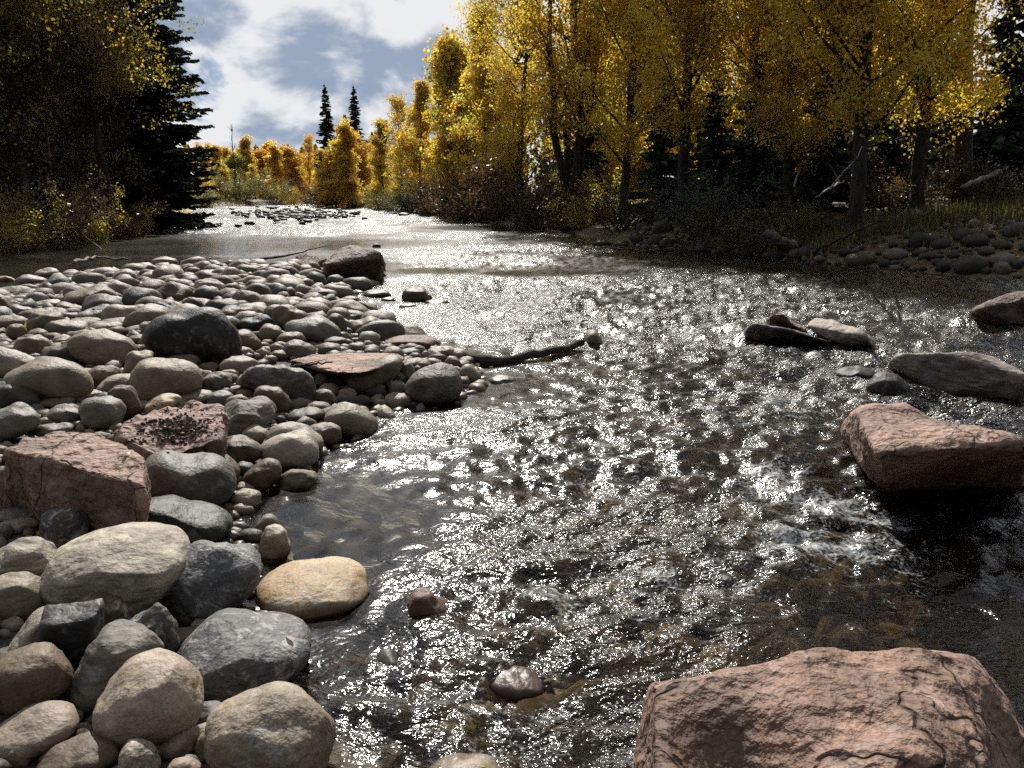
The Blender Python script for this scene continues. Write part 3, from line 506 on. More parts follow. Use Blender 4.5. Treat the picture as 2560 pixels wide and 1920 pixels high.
T('C', '1735 1430 1790 1330 1870 1275 2080 1270 2150 1320 2190 1390 2100 1450 1980 1500 1800 1560 1740 1510', 'grey', 'angular', label='grey flaky stone with layered sides beside the hollowed red rock', lm='layered grey stone')
T('D', '-30 1240 0 1180 80 1155 170 1190 230 1270 220 1350 130 1380 20 1360', 'brown', label='dark ochre brown boulder below the coarse granite rock', lm='ochre brown boulder'); T('C', '2020 1550 220 150', 'tan')
# --- back of the bar
for q, c in (('880 590 940 520 1100 490 1250 440 1370 410 1480 440 1560 530 1590 630 1500 690 1250 720 1050 680', 'olive'), ('590 500 640 390 750 310 830 290 910 340 980 440 900 500 750 540 640 530', 'dgrey'), ('1565 300 1600 230 1700 200 1800 205 1870 260 1905 335 1830 390 1680 400 1570 380', 'pinkish'),
             ('-60 460 100 430 230 410 380 450 510 530 480 570 350 610 100 600 -60 560', 'grey'), ('235 330 300 275 400 258 520 290 660 355 600 400 450 410 280 400', 'pale'), ('-60 280 80 275 200 310 235 370 120 400 -60 390', 'pink'), ('490 260 560 200 680 170 780 180 800 230 740 290 600 320', 'pale'),
             ('870 230 940 195 1050 200 1150 260 1270 320 1300 355 1200 375 1050 340 900 300', 'pinkish'), ('1330 270 260 90', 'tan'), ('1400 345 190 110', 'grey'), ('1890 410 380 110', 'pale'), ('2060 460 320 130', 'pinkish'), ('1710 560 1740 490 1810 455 1880 470 1990 550 1960 630 1850 680 1740 670', 'pinkish'), ('2130 550 250 140', 'pinkish'),
             ('390 700 480 650 620 610 770 610 820 640 760 700 600 740', 'pale'), ('770 690 830 630 930 635 1050 680 1200 740 1100 790 960 800 840 760', 'olive'), ('280 645 300 120', 'brown'), ('515 600 230 85', 'grey'), ('760 575 260 75', 'pale'), ('-60 560 0 550 80 600 140 700 155 790 60 820 -60 800', 'brown'), ('120 780 150 640 250 680 400 720 520 790 400 830 200 850', 'grey'),
             ('700 800 430 160', 'grey'), ('350 1000 400 880 500 810 650 790 800 810 850 850 800 950 650 1050 500 1110 400 1090', 'olive'), ('640 960 700 880 800 870 1000 900 1150 940 1230 1000 1150 1060 1050 1110 850 1090 700 1060', 'tan'), ('-60 880 60 830 230 820 330 860 420 950 460 1010 380 1040 200 1020 -60 980', 'tan'), ('235 1060 250 240', 'olive'),
             ('1170 930 460 150', 'olive'), ('1290 830 480 170', 'grey'), ('1440 790 450 200', 'blue'), ('1600 770 250 190', 'pale'), ('1470 1000 480 170', 'tan'), ('1660 930 520 150', 'grey'), ('1910 1030 320 130', 'grey'), ('2070 1000 290 180', 'olive'), ('1930 780 310 220', 'tan'), ('1930 1145 350 110', 'brown'), ('2080 1290 300 190', 'brown'), ('70 1215 210 150', 'brown'), ('50 1010 130 90', 'grey')):
    T('A', q, c, 'angular' if c == 'pink' else 'cobble')
stones[-39]['lm'] = 'olive humped stone'; stones[-39]['label'] = 'wide olive brown humped stone towards the back of the bar'
stones[-37]['lm'] = 'pinkish upright stone'; stones[-37]['label'] = 'pinkish grey upright stone standing above its neighbours near the pool'
T('B', '-40 760 20 660 120 615 260 650 430 740 300 800 150 880 -20 880', 'dgrey', mat='mottled', label='dark mottled stone leaning on the back of the big black boulder', lm='dark mottled stone')
T('B', '550 450 620 380 720 330 850 325 940 380 980 430 960 500 870 545 700 520 580 490', 'pale', 'angular', label='pale flat-topped block lying at the back of the bar', lm='pale flat-topped block')
for q, c in (('970 460 1010 400 1100 390 1170 370 1240 440 1250 480 1200 540 1080 580 980 540', 'brown'), ('1120 570 1180 500 1300 472 1400 500 1500 580 1560 670 1530 720 1430 740 1250 680 1140 620', 'tan'), ('1130 645 460 115', 'dgrey'), ('950 760 1050 700 1150 705 1300 685 1400 720 1440 800 1420 870 1300 910 1100 900 970 850', 'brown'),
             ('1190 920 1300 870 1450 835 1580 830 1660 880 1670 920 1600 960 1500 1080 1300 1090 1210 1010', 'black'), ('1475 1050 1530 970 1640 950 1720 980 1800 1050 1830 1090 1740 1180 1640 1210 1530 1160', 'tan'), ('1115 1150 1140 1060 1250 1040 1380 1080 1460 1150 1490 1220 1480 1300 1350 1340 1180 1320', 'brown'),
             ('600 645 420 130', 'brown'), ('250 470 280 150', 'brown'), ('380 400 380 140', 'brown'), ('1480 365 240 140', 'olive'), ('1880 640 440 140', 'tan'), ('860 290 230 85', 'brown'), ('790 235 270 90', 'pale'), ('170 90 340 150', 'pinkish'), ('620 130 150 140', 'pinkish')):
    T('B', q, c)
# --- along the water edge
T('D', '105 590 130 530 200 510 280 540 390 610 330 660 250 700 180 720 110 670', 'brown', label='brown blunt stone tilted back beside the big grey-brown edge boulder')
T('D', '220 680 270 640 420 590 510 610 590 670 640 730 600 790 480 830 330 800 240 740', 'grey', label='big grey-brown domed stone where the bar meets the riffle', lm='domed edge stone')
T('D', '660 1140 720 1050 850 990 1000 925 1080 920 1115 960 1100 1030 1030 1090 900 1170 760 1220 690 1190', 'olive', label='long olive tan stone propped on the flat orange slab', lm='long propped stone', lump=.5)
T('D', '1155 1150 1190 1090 1320 1010 1440 975 1520 1010 1570 1080 1585 1170 1520 1260 1380 1300 1230 1280 1160 1220', 'grey', mat='granite', label='heavy grey brown boulder at the outer point of the bar', lm='heavy point boulder', lump=.6)
T('D', '515 1410 560 1330 660 1290 760 1310 870 1380 940 1470 900 1540 760 1580 620 1540 540 1480', 'tan', label='large smooth tan stone sloping into the sparkling water', lm='large smooth tan edge stone', lump=.5)
T('D', '1115 440 1150 395 1230 375 1300 395 1370 460 1290 495 1180 510 1120 480', 'brown', label='dark brown rounded stone standing alone in the riffle off the bar', lm='lone riffle stone')
T('D', '960 830 1000 770 1150 755 1330 765 1430 810 1440 850 1250 870 1050 870', 'maroon', 'angular', label='wet maroon flat rock at the water edge behind the flat orange slab', lm='wet maroon rock')
for q, c in (('600 680 150 190', 'dgrey'), ('250 790 230 130', 'brown'), ('200 870 230 810 310 790 400 830 440 880 420 930 300 945 220 930', 'grey'), ('490 435 230 110', 'brown'), ('600 500 680 455 760 450 795 480 780 520 700 545', 'olive'), ('545 580 640 555 760 560 860 585 840 620 740 660 640 650 560 620', 'dgrey'),
             ('690 690 750 640 870 617 960 630 985 680 970 740 860 755 740 740', 'olive'), ('1400 502 210 60', 'maroon'), ('1167 532 145 62', 'tan'), ('980 592 170 65', 'dgrey'), ('915 435 220 75', 'grey'), ('597 327 135 95', 'grey'), ('590 245 150 110', 'tan'), ('787 290 125 100', 'dgrey'),
             ('1575 1050 1600 990 1670 1000 1750 1080 1730 1140 1640 1145', 'pinkish'), ('1920 1125 260 100', 'dgrey'), ('690 1225 135 110', 'pinkish'), ('517 1255 105 130', 'brown'), ('947 1297 105 85', 'pinkish'), ('930 1195 160 120', 'dgrey'), ('1085 1180 145 130', 'grey'), ('1165 1040 125 130', 'tan'), ('1080 1085 140 75', 'dgrey'),
             ('995 1125 110 80', 'grey'), ('1235 980 250 90', 'brown'), ('1560 905 160 90', 'tan'), ('1440 885 240 90', 'tan'), ('1525 985 130 110', 'brown'), ('1180 893 180 75', 'dgrey'), ('970 762 230 55', 'dgrey'), ('600 815 210 90', 'dgrey'), ('620 870 160 60', 'tan'), ('760 855 140 85', 'grey'), ('760 770 80 60', 'grey'), ('483 1110 95 120', 'pinkish'),
             ('605 1130 130 70', 'maroon'), ('205 1400 260 1350 400 1320 500 1360 480 1410 350 1450', 'dgrey'), ('507 1535 265 170', 'brown'), ('1040 1470 150 60', 'black'), ('2180 1505 110 95', 'dgrey'), ('150 1415 100 70', 'dgrey'), ('920 55 70 45', 'dgrey'), ('1010 480 120 50', 'grey'), ('880 500 90 40', 'grey')):
    T('D', q, c)
T('J', '200 1350 240 1290 310 1260 350 1300 400 1370 460 1450 330 1460 220 1440', 'tan', label='grey tan stone midstream holding the end of the sunken branch', lm='midstream branch stone', zc=.06, wet=True)
T('G', '1040 590 1120 540 1200 528 1330 570 1250 600 1120 620', 'black', mat='veined', label='flat wet black stone in the foam above the black hump', zc=.06, wet=True)
T('G', '1250 660 1300 600 1370 575 1440 590 1505 660 1480 720 1380 745 1280 720', 'black', mat='veined', label='wet black hump of stone between the grey slab and the rapids', zc=.10, wet=True, lm='wet black hump')
# --- far bank stones
for q, c in (('930 485 200 90', 'dgrey'), ('1170 490 190 85', 'dgrey'), ('810 610 240 115', 'brown'), ('1120 635 280 90', 'pinkish'), ('1330 645 180 75', 'grey'), ('1525 668 210 85', 'pinkish'), ('1750 665 260 150', 'dgrey'), ('1490 335 220 130', 'dgrey'), ('600 610 180 60', 'pale'), ('490 170 140 80', 'grey'), ('575 150 70 60', 'pale'), ('670 150 60 42', 'pale'),
             ('825 125 75 72', 'olive'), ('1800 498 120 90', 'dgrey'), ('1910 550 180 100', 'grey'), ('2080 665 290 150', 'dgrey'), ('1420 435 130 72', 'pinkish'), ('2060 430 190 110', 'grey'), ('500 215 90 50', 'dgrey'), ('380 575 100 70', 'pinkish'), ('1340 670 160 48', 'ochre'), ('2110 540 150 70', 'grey'), ('1270 380 150 60', 'dgrey'), ('1080 410 150 80', 'dgrey'), ('1390 570 140 70', 'grey'), ('1590 550 110 60', 'grey')):
    T('K', q, c)
for q, c in (('285 365 150 70', 'dgrey'), ('385 475 190 55', 'dgrey'), ('570 485 125 55', 'dgrey'), ('450 360 140 80', 'dgrey'), ('785 435 135 70', 'olive'), ('860 340 120 60', 'brown'), ('1075 400 130 60', 'grey'), ('1172 360 95 52', 'pale'), ('1040 285 125 75', 'grey'), ('690 143 100 58', 'grey'), ('930 255 140 70', 'grey'), ('1080 440 110 80', 'olive'), ('1220 465 120 50', 'grey'), ('717 372 145 75', 'brown'), ('540 410 220 60', 'grey'), ('640 220 130 90', 'dgrey'), ('820 240 90 60', 'grey'), ('985 350 90 55', 'dgrey')):
    T('J', q, c)
for q, c in (('675 1545 75 32', 'black'), ('880 1550 95 34', 'black'), ('1062 1532 90 36', 'black'), ('597 1560 50 22', 'black'), ('305 1500 36 20', 'black'), ('80 1555 60 18', 'black'), ('455 1550 50 18', 'black'), ('910 1520 50 24', 'black'), ('1740 1485 80 26', 'dgrey'), ('1900 1480 120 36', 'dgrey'), ('2090 1490 70 60', 'dgrey'), ('2000 1475 90 40', 'dgrey')):
    T('M', q, c, zc=.05, wet=True)
print('traced stones', len(stones))
# --- the rest of the bar, smaller stones between and behind the traced ones
cells = {}
def put(x, y, r): cells.setdefault((int(x//.6), int(y//.6)), []).append((x, y, r))
def clash(x, y, r, k=.72):
    i, j = int(x//.6), int(y//.6); n = 2
    for a in range(i-n, i+n+1):
        for b in range(j-n, j+n+1):
            for (u, v, q) in cells.get((a, b), ()):
                if (u-x)**2+(v-y)**2 < (k*(r+q))**2: return True
    return False
for s in stones:
    for f in ((0, 0),) if abs(s['rx']-s['ry']) < .05 else ((-.5, 0), (0, 0), (.5, 0)): put(s['x']+f[0]*s['rx'], s['y'], min(s['rx'], s['ry'])*1.02)
PROT = []
for i in range(14):
    rg = np.random.default_rng(900+i); rho = np.ones(48)*1.0; th = np.arange(48)*2*math.pi/48; zr = rg.uniform(.55, .8)
    rho = 1/np.sqrt((np.cos(th))**2+(np.sin(th)/zr)**2)*(1+.06*np.cos(2*th+rg.uniform(0, 6))+.05*np.cos(3*th+rg.uniform(0, 6)))
    lv = {}
    for l in (1, 2, 3): lv[l] = shape_stone(ICO[l][0], rho, rg.uniform(.65, 1.0), i % 6 == 0, 900+i)
    PROT.append((lv, i % 6 == 0))
colw = ['tan']*5+['pinkish']*4+['grey']*4+['brown']*3+['olive']*2+['pale']*3+['dgrey']*2+['blue']
cand = []
def scatter(n, xr, yr, ok, szs, kclash, region):
    xs = rng.uniform(*xr, n); ys = rng.uniform(*yr, n); s, hm = river_sd(xs, ys); z = ground_z(xs, ys); szz = szs(n)
    keep = ok(xs, ys, s, hm)
    for x, y, zz, r, sdv in zip(xs[keep], ys[keep], z[keep], szz[keep], s[keep]):
        u, v, dep = proj((x, y, zz))
        if dep < .5 or not (-160 < u < 2720 and v < 2150): continue
        if region == 'bar' and r > (.07 if y < 5 else .11 if y < 8 else 9): continue
        if clash(x, y, r, kclash): continue
        put(x, y, r); cand.append((x, y, zz, r, u, v, 2*r*F_PX/dep, region))
isbar = lambda x, y, s, hm: (hm < .45) & (s > .0)
for k, (rmin, rmax, n) in enumerate(((.15, .26, 4000), (.10, .16, 8000), (.065, .11, 14000), (.04, .07, 30000), (.022, .042, 40000))):
    scatter(n, (-13, 1.5), (1.2, 21) if rmax > .05 else (1.2, 11), isbar, lambda n: rng.uniform(rmin, rmax, n), .78 if rmax > .08 else .66, 'bar')
isright = lambda x, y, s, hm: (hm > .8) & (s > -.4) & (s < 3.2) & (x > 1.0) & (y < 30)
for rmin, rmax, n in ((.16, .30, 500), (.09, .17, 3000), (.05, .10, 9000)): scatter(n, (.5, 13), (8, 32), isright, lambda n: rng.uniform(rmin, rmax, n), .85, 'right')
print('fill stones', len(cand))
def inst(V, x, y, z, r, rg):
    a = rg.uniform(0, 6.28); ca, sa = math.cos(a), math.sin(a); tl = rg.normal()*.16; V = V*np.array((r*1.12, r, r))
    V = np.stack([V[:, 0], V[:, 1]*math.cos(tl)-V[:, 2]*math.sin(tl), V[:, 1]*math.sin(tl)+V[:, 2]*math.cos(tl)], 1)
    return np.stack([V[:, 0]*ca-V[:, 1]*sa, V[:, 0]*sa+V[:, 1]*ca, V[:, 2]], 1)
cand.sort(key=lambda q: -q[6]); n_ind = max(0, 305-len(stones))
mass = {'bar': MB(), 'right': MB()}
for i, (x, y, zz, r, u, v, wpx, region) in enumerate(cand):
    rg = np.random.default_rng(5000+i); lv, angl = PROT[i % 14]; cn = colw[int(rg.integers(len(colw)))]
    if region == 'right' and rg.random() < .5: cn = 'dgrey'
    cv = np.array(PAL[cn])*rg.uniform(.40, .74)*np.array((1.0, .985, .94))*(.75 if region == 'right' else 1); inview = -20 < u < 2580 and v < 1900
    if i < n_ind*1.4 and n_ind > 0 and inview and len(stones) < 300:
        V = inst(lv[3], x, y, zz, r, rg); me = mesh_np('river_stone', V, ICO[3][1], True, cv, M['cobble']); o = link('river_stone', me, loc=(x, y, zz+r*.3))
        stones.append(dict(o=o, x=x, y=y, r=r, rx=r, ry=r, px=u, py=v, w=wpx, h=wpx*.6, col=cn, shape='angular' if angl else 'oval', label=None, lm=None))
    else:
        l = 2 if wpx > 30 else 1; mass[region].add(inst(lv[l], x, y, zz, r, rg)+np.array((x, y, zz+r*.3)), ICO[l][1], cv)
for kx, nm in (('bar', 'small_cobbles'), ('right', 'bank_cobbles')):
    o = link(nm, mass[kx].mesh(nm, M['cobble'])); o['kind'] = 'stuff'
    o['label'] = {'bar': 'small rounded pebbles and cobbles filling the gaps of the bar', 'right': 'small stones and gravel strewn along the shaded far bank'}[kx]
# stones lying on the river bed and the shoal of small rocks upstream
mb = MB()
xs = rng.uniform(-1.2, 8, 5200); ys = 1.6+18*rng.random(5200)**1.7; s, hm = river_sd(xs, ys); z = ground_z(xs, ys)
for i in np.nonzero(s < -.1)[0]:
    rg = np.random.default_rng(20000+int(i)); r = rg.uniform(.05, .2); lv, _ = PROT[i % 14]; cn = np.array((.155, .135, .105))*rg.uniform(.35, 1.5)*np.array((1, rg.uniform(.9, 1.05), rg.uniform(.8, 1.2)))
    top = z[i]+r*.7
    if top > -.02: continue
    mb.add(inst(lv[2 if ys[i] < 7 else 1], 0, 0, 0, r, rg)+np.array((xs[i], ys[i], z[i]+r*.15)), ICO[2 if ys[i] < 7 else 1][1], cn)
o = link('riverbed_gravel', mb.mesh('riverbed_gravel', M['cobble'])); o['kind'] = 'stuff'; o['label'] = 'brown stones lying under the clear shallow water'
mb = MB()
for i in range(210):
    rg = np.random.default_rng(30000+i); p = P(380+(960+rg.normal()*190)*.36166, (1482+rg.normal()*22)*.36166, .02); r = rg.uniform(.12, .34)
    mb.add(inst(PROT[i % 14][0][1], 0, 0, 0, r, rg)+p, ICO[1][1], np.array(PAL['dgrey'])*rg.uniform(.4, 1))
o = link('shoal_gravel', mb.mesh('shoal_gravel', M['cobble'])); o['kind'] = 'stuff'; o['label'] = 'dark rocks of a shallow shoal breaking the water upstream'
# --- labels: each stone told by its look and by the marked stone it lies at
lms = [s for s in stones if s['lm']]
ORD = ['first', 'second', 'third', 'fourth', 'fifth', 'sixth', 'seventh', 'eighth', 'ninth', 'tenth', 'eleventh', 'twelfth']
grp = {}
for s in stones:
    if s['label']: continue
    if s['y'] > 12 and s['x'] > 1.5 and s['y'] < 34:
        side = 'at the water line of the shaded bank' if s['py'] > 600 else 'up on the shaded bank'; ref = (0, 0); key = (s['col'], s['shape'], side, None)
    elif s['y'] > 30: key = (s['col'], s['shape'], 'in the shoal far upstream', None)
    else:
        b = min((q for q in lms if q is not s), key=lambda q: math.hypot(q['px']-s['px'], (q['py']-s['py'])*1.6)); dx, dy = s['px']-b['px'], s['py']-b['py']
        rel = ('behind' if dy < 0 else 'in front of') if abs(dy) > .55*abs(dx) else ('on the water side of' if dx > 0 else 'on the dry side of'); s['dl'] = math.hypot(dx, dy); key = (s['col'], s['shape'], rel, b['lm'])
    grp.setdefault(key, []).append(s)
for (c, sh, rel, lmk), v in grp.items():
    v.sort(key=lambda s: s.get('dl', s['px']))
    tail = f'{rel} the {lmk}' if lmk else rel
    if len(v) == 1: v[0]['label'] = f'{CW[c]} {sh} stone {tail}'; continue
    if len(v) == 2 and max(v[0]['w'], v[1]['w']) > 1.35*min(v[0]['w'], v[1]['w']):
        a, b = sorted(v, key=lambda s: s['w']); a['label'] = f'smaller {CW[c]} {sh} stone {tail}'; b['label'] = f'larger {CW[c]} {sh} stone {tail}'; continue
    for i, s in enumerate(v):
        s['label'] = f'{ORD[i] if i < 12 else "last"} {CW[c]} {sh} stone {tail}, ' + ('counting outward' if lmk else 'counting from midstream' if 'bank' in rel else 'counting from the spruce side')
seen = {}
for s in stones:
    if s['o'].get('category') != 'boulder': tag(s['o'], s['label'], 'boulder' if s['o'].name.startswith('boulder') else 'stone')
    s['o']['group'] = 'boulders and cobbles of the river'
# ------------------------------------------------------------------ trees
def leaves(cent, size, cols, rg, droop=.35, asp=.75):
    """kite-shaped leaves at the given centres"""
    n = len(cent); d = rg.normal(size=(n, 3)); d[:, 2] -= droop*1.5; d /= np.linalg.norm(d, axis=1)[:, None]
    r = rg.normal(size=(n, 3)); s = np.cross(d, r); s /= np.linalg.norm(s, axis=1)[:, None]+1e-9; sz = size*rg.uniform(.65, 1.35, n)[:, None]
    nn = np.cross(d, s)
    V = np.stack([cent-d*sz*.5, cent+s*sz*asp*.5-nn*sz*.06, cent+d*sz*.5, cent-s*sz*asp*.5-nn*sz*.06], 1).reshape(-1, 3); F = np.arange(n*4).reshape(n, 4); C = np.repeat(cols, 4, 0); return V, F, C
YEL = np.array([(.88, .62, .05), (.92, .70, .09), (.86, .55, .04), (.80, .64, .10), (.56, .54, .08), (.88, .60, .05), (.60, .38, .07)])
ORA = np.array([(.76, .44, .04), (.62, .38, .05), (.76, .52, .06), (.42, .34, .07), (.50, .42, .08)])
GRN = np.array([(.16, .17, .05), (.20, .20, .06), (.12, .14, .045), (.26, .23, .06), (.15, .15, .07)])
DUL = np.array([(.17, .10, .04), (.22, .14, .05), (.13, .09, .04), (.10, .09, .04), (.28, .18, .05)])
def pick(rg, pal, n): return pal[rg.integers(len(pal), size=n)]*rg.uniform(.7, 1.15, n)[:, None]
def limb(p0, d, ln, r0, rg, n=6, curve=.12, up=.06):
    pt = [np.array(p0, float)]; d = np.array(d, float); d /= np.linalg.norm(d)
    for i in range(n):
        d = d+rg.normal(size=3)*curve+np.array((0, 0, up)); d /= np.linalg.norm(d); pt.append(pt[-1]+d*ln/n)
    return np.array(pt), np.linspace(r0, r0*.25, n+1)
def broadleaf(name, H, seed, r0=.22, stems=1, crown0=.22, spread=.24, asc=.9, nleaf=16000, lsize=.085, pal=YEL, nb=34, clump=.42, lean=(0, 0), top_taper=1.0, bare=0, cluster=26, dens_low=1.):
    rg = np.random.default_rng(seed); wood = MB(); anchors = []; twigs = []
    for k in range(stems):
        a = k*2.4+seed; base = np.array((math.cos(a), math.sin(a), 0))*(.0 if stems == 1 else .35); out_ = np.array((math.cos(a), math.sin(a), 0))*(.0 if stems == 1 else .10); hh = H*(1 if k == 0 else rg.uniform(.8, .98))
        pt = []; off = np.zeros(3); n = 14
        for i in range(n+1):
            t = i/n; off = off+np.array((rg.normal()*.10, rg.normal()*.10, 0))*(H/15); pt.append(base+off+np.array((lean[0]*t*H, lean[1]*t*H, 0))+out_*t*H*.5+np.array((0, 0, t*hh-.3)))
        pt = np.array(pt); rad = r0*(1 if stems == 1 else .75)*(1-np.linspace(0, 1, n+1)*.93); rad[0] *= 1.35; V, F = tube(pt, rad, 9); wood.add(V, F)
        for j in range(nb//stems):
            t = crown0+(1-crown0)*((j+rg.random())/(nb//stems))*.97; q = pt[0]+(0, 0, 0); u = t*n; i0 = min(int(u), n-1); p = pt[i0]*(1-(u-i0))+pt[i0+1]*(u-i0)
            prof = (math.sin(math.pi*min(1, (t-crown0)/(1-crown0)*.78+.20))**.8)*top_taper**(t*2); ln = H*spread*prof*rg.uniform(.45, 1.3); az = rg.uniform(0, 6.283)
            d = np.array((math.cos(az), math.sin(az), asc*rg.uniform(.5, 1.3))); lp, lr = limb(p, d, ln, r0*.32*(1-t*.65), rg); V, F = tube(lp, lr, 5); wood.add(V, F)
            for m in range(2, 7):
                anchors.append(lp[m])
                for _ in range(2):
                    az2 = rg.uniform(0, 6.283); d2 = np.array((math.cos(az2), math.sin(az2), rg.uniform(-.3, .9))); tp, tr_ = limb(lp[m], d2, ln*rg.uniform(.2, .42), .016*H/15, rg, 3, .2, .0); V, F = tube(tp, np.maximum(tr_, .004), 3); wood.add(V, F); anchors += [tp[2], tp[3]]
        anchors.append(pt[-1])
    anchors = np.array(anchors); o = empty(name)
    o_t = link('trunk', wood.mesh(name+'_trunk', M['bark']), o)
    ctr = anchors[rg.integers(len(anchors), size=max(1, nleaf//cluster))]+rg.normal(size=(max(1, nleaf//cluster), 3))*clump*.55
    keep = rg.random(len(ctr)) < np.where(ctr[:, 2] < H*.45, dens_low, 1); ctr = ctr[keep]
    cc = np.repeat(ctr, cluster, 0)+rg.normal(size=(len(ctr)*cluster, 3))*clump*np.array((.5, .5, .42)); colr = np.repeat(pick(rg, pal, len(ctr)), cluster, 0)*rg.uniform(.75, 1.2, len(cc))[:, None]
    cc[:, 2] = np.maximum(cc[:, 2], .15)
    V, F, C = leaves(cc, lsize, colr, rg); link('crown', mesh_np(name+'_crown', V, F, False, C, M['leaf']), o); return o
def spruce(name, H, seed, wid=.17, nwh=46, per=7, dens=1.0, col=(.030, .048, .026), bare=.02, r0=.2, spray=1.):
    rg = np.random.default_rng(seed); mb = MB(); wood = MB(); pt = np.stack([np.zeros(9), np.zeros(9), np.linspace(-.3, H, 9)], 1); V, F = tube(pt, np.linspace(r0, .015, 9), 7); wood.add(V, F); Vs = []; Cs = []
    for i in range(nwh):
        t = bare+(1-bare)*i/nwh; zw = t*H*.985; ln0 = H*wid*(1-t)**.85*(1 if t > .12 else .8)+.12
        for j in range(per):
            az = rg.uniform(0, 6.283); z0 = min(H*.99, max(.15, zw+rg.uniform(-.9, .9)*H/nwh)); ln = ln0*rg.uniform(.55, 1.22); dr = np.array((math.cos(az), math.sin(az), 0)); side = np.array((-dr[1], dr[0], 0)); nseg = max(3, int(ln/.16*dens)); u = (np.arange(nseg)+.5)/nseg
            path = np.array((0, 0, z0))+dr*(u*ln)[:, None]+np.array((0, 0, 1))*((-.42*u+.30*u*u)*ln)[:, None]
            if ln > .5: bp_ = np.concatenate([[[0, 0, z0]], path]); Vb, Fb = tube(bp_, np.linspace(.022, .004, len(bp_)), 3); wood.add(Vb, Fb)
            for k in range(nseg):
                w2 = ((.14+.20*(1-u[k]))*min(1, ln)*rg.uniform(.7, 1.2)+.05)*spray
                for sgn in (-1, 1):
                    tip = path[k]+side*sgn*w2+dr*w2*.75-np.array((0, 0, w2*rg.uniform(.1, .55))); ax = tip-path[k]; 
                    for m in range(2):
                        pr = np.cross(ax, rg.normal(size=3)); pr /= np.linalg.norm(pr)+1e-9; wd = (.055+.04*rg.random())*spray; Vs += [path[k]-ax*.08, path[k]+ax*.45+pr*wd, tip, path[k]+ax*.45-pr*wd]; Cs.append(np.array(col)*rg.uniform(.55, 1.5))
                pr = np.cross(dr, rg.normal(size=3)); pr /= np.linalg.norm(pr)+1e-9; sl = ln/nseg; Vs += [path[k]-dr*sl, path[k]+pr*.06, path[k]+dr*sl*.9-np.array((0, 0, .03)), path[k]-pr*.06]; Cs.append(np.array(col)*rg.uniform(.6, 1.5))
    V = np.array(Vs); o = empty(name); link('trunk', wood.mesh(name+'_trunk', M['sbark']), o); link('needles', mesh_np(name+'_needles', V, np.arange(len(V)).reshape(-1, 4), False, np.repeat(np.array(Cs), 4, 0), M['needle']), o); return o
def shrub(name, H, W, seed, nleaf=5000, lsize=.06, pal=GRN, stems=14, cluster=14):
    rg = np.random.default_rng(seed); wood = MB(); an = []
    for k in range(stems):
        az = rg.uniform(0, 6.283); lp, lr = limb((rg.normal()*.08*W, rg.normal()*.08*W, -.1), (math.cos(az)*W/H*.9, math.sin(az)*W/H*.9, 1.0), H*rg.uniform(.6, 1.1), .018*H/2+.004, rg, 7, .13, .0); V, F = tube(lp, np.maximum(lr, .004), 4); wood.add(V, F); an += list(lp[2:])
        for m in range(2, 7):
            tp, tr_ = limb(lp[m], rg.normal(size=3)+(0, 0, .6), H*rg.uniform(.12, .3), .007, rg, 3, .2, .0); V, F = tube(tp, np.maximum(tr_, .003), 3); wood.add(V, F); an += [tp[2], tp[3]]
    an = np.array(an); ctr = an[rg.integers(len(an), size=nleaf//cluster)]; cc = np.repeat(ctr, cluster, 0)+rg.normal(size=(len(ctr)*cluster, 3))*.11*H/2; cc[:, 2] = np.maximum(cc[:, 2], .04); colr = np.repeat(pick(rg, pal, len(ctr)), cluster, 0)*rg.uniform(.75, 1.2, len(cc))[:, None]
    V, F, C = leaves(cc, lsize, colr, rg, .1, .5); o = empty(name); link('stems', wood.mesh(name+'_stems', M['bark']), o); link('foliage', mesh_np(name+'_foliage', V, F, False, C, M['leaf']), o); return o
protos = {}
def proto(key, fn):
    if key not in protos: protos[key] = [fn(), False]
    return protos[key]
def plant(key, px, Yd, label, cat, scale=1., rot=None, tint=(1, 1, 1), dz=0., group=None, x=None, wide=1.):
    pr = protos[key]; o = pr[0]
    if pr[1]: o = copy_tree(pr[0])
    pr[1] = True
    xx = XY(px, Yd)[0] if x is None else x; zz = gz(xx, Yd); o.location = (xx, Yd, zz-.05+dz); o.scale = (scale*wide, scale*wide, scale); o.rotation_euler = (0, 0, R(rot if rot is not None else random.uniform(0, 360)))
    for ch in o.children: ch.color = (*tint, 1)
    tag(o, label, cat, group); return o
proto('tall', lambda: broadleaf('cottonwood_tree', 12.5, 1, .2, nleaf=48000, lsize=.088, crown0=.20, spread=.25, nb=44, clump=.36, cluster=40, dens_low=.8))
proto('tall2', lambda: broadleaf('cottonwood_tree', 12, 2, .19, nleaf=46000, lsize=.088, crown0=.15, spread=.26, nb=42, clump=.36, cluster=40, lean=(.02, 0), dens_low=.8))
proto('multi', lambda: broadleaf('cottonwood_tree', 14, 3, .24, stems=4, nleaf=26000, lsize=.12, crown0=.26, spread=.17, asc=1.5, nb=48, clump=.5))
proto('bare', lambda: broadleaf('cottonwood_tree', 14, 4, .25, nleaf=16000, lsize=.12, crown0=.42, spread=.2, nb=30, clump=.5))
proto('poplar', lambda: broadleaf('cottonwood_tree', 13, 5, .17, nleaf=30000, lsize=.15, crown0=.06, spread=.31, asc=.85, nb=50, clump=.40, cluster=40, top_taper=.55))
proto('open', lambda: broadleaf('cottonwood_tree', 13, 6, .15, nleaf=9500, lsize=.15, crown0=.22, spread=.2, asc=1.4, nb=36, clump=.36))
proto('round', lambda: broadleaf('cottonwood_tree', 9, 7, .13, nleaf=20000, lsize=.18, crown0=.04, spread=.38, asc=.75, nb=36, clump=.5, cluster=40, top_taper=.6, pal=np.concatenate([YEL, ORA[:2]])))
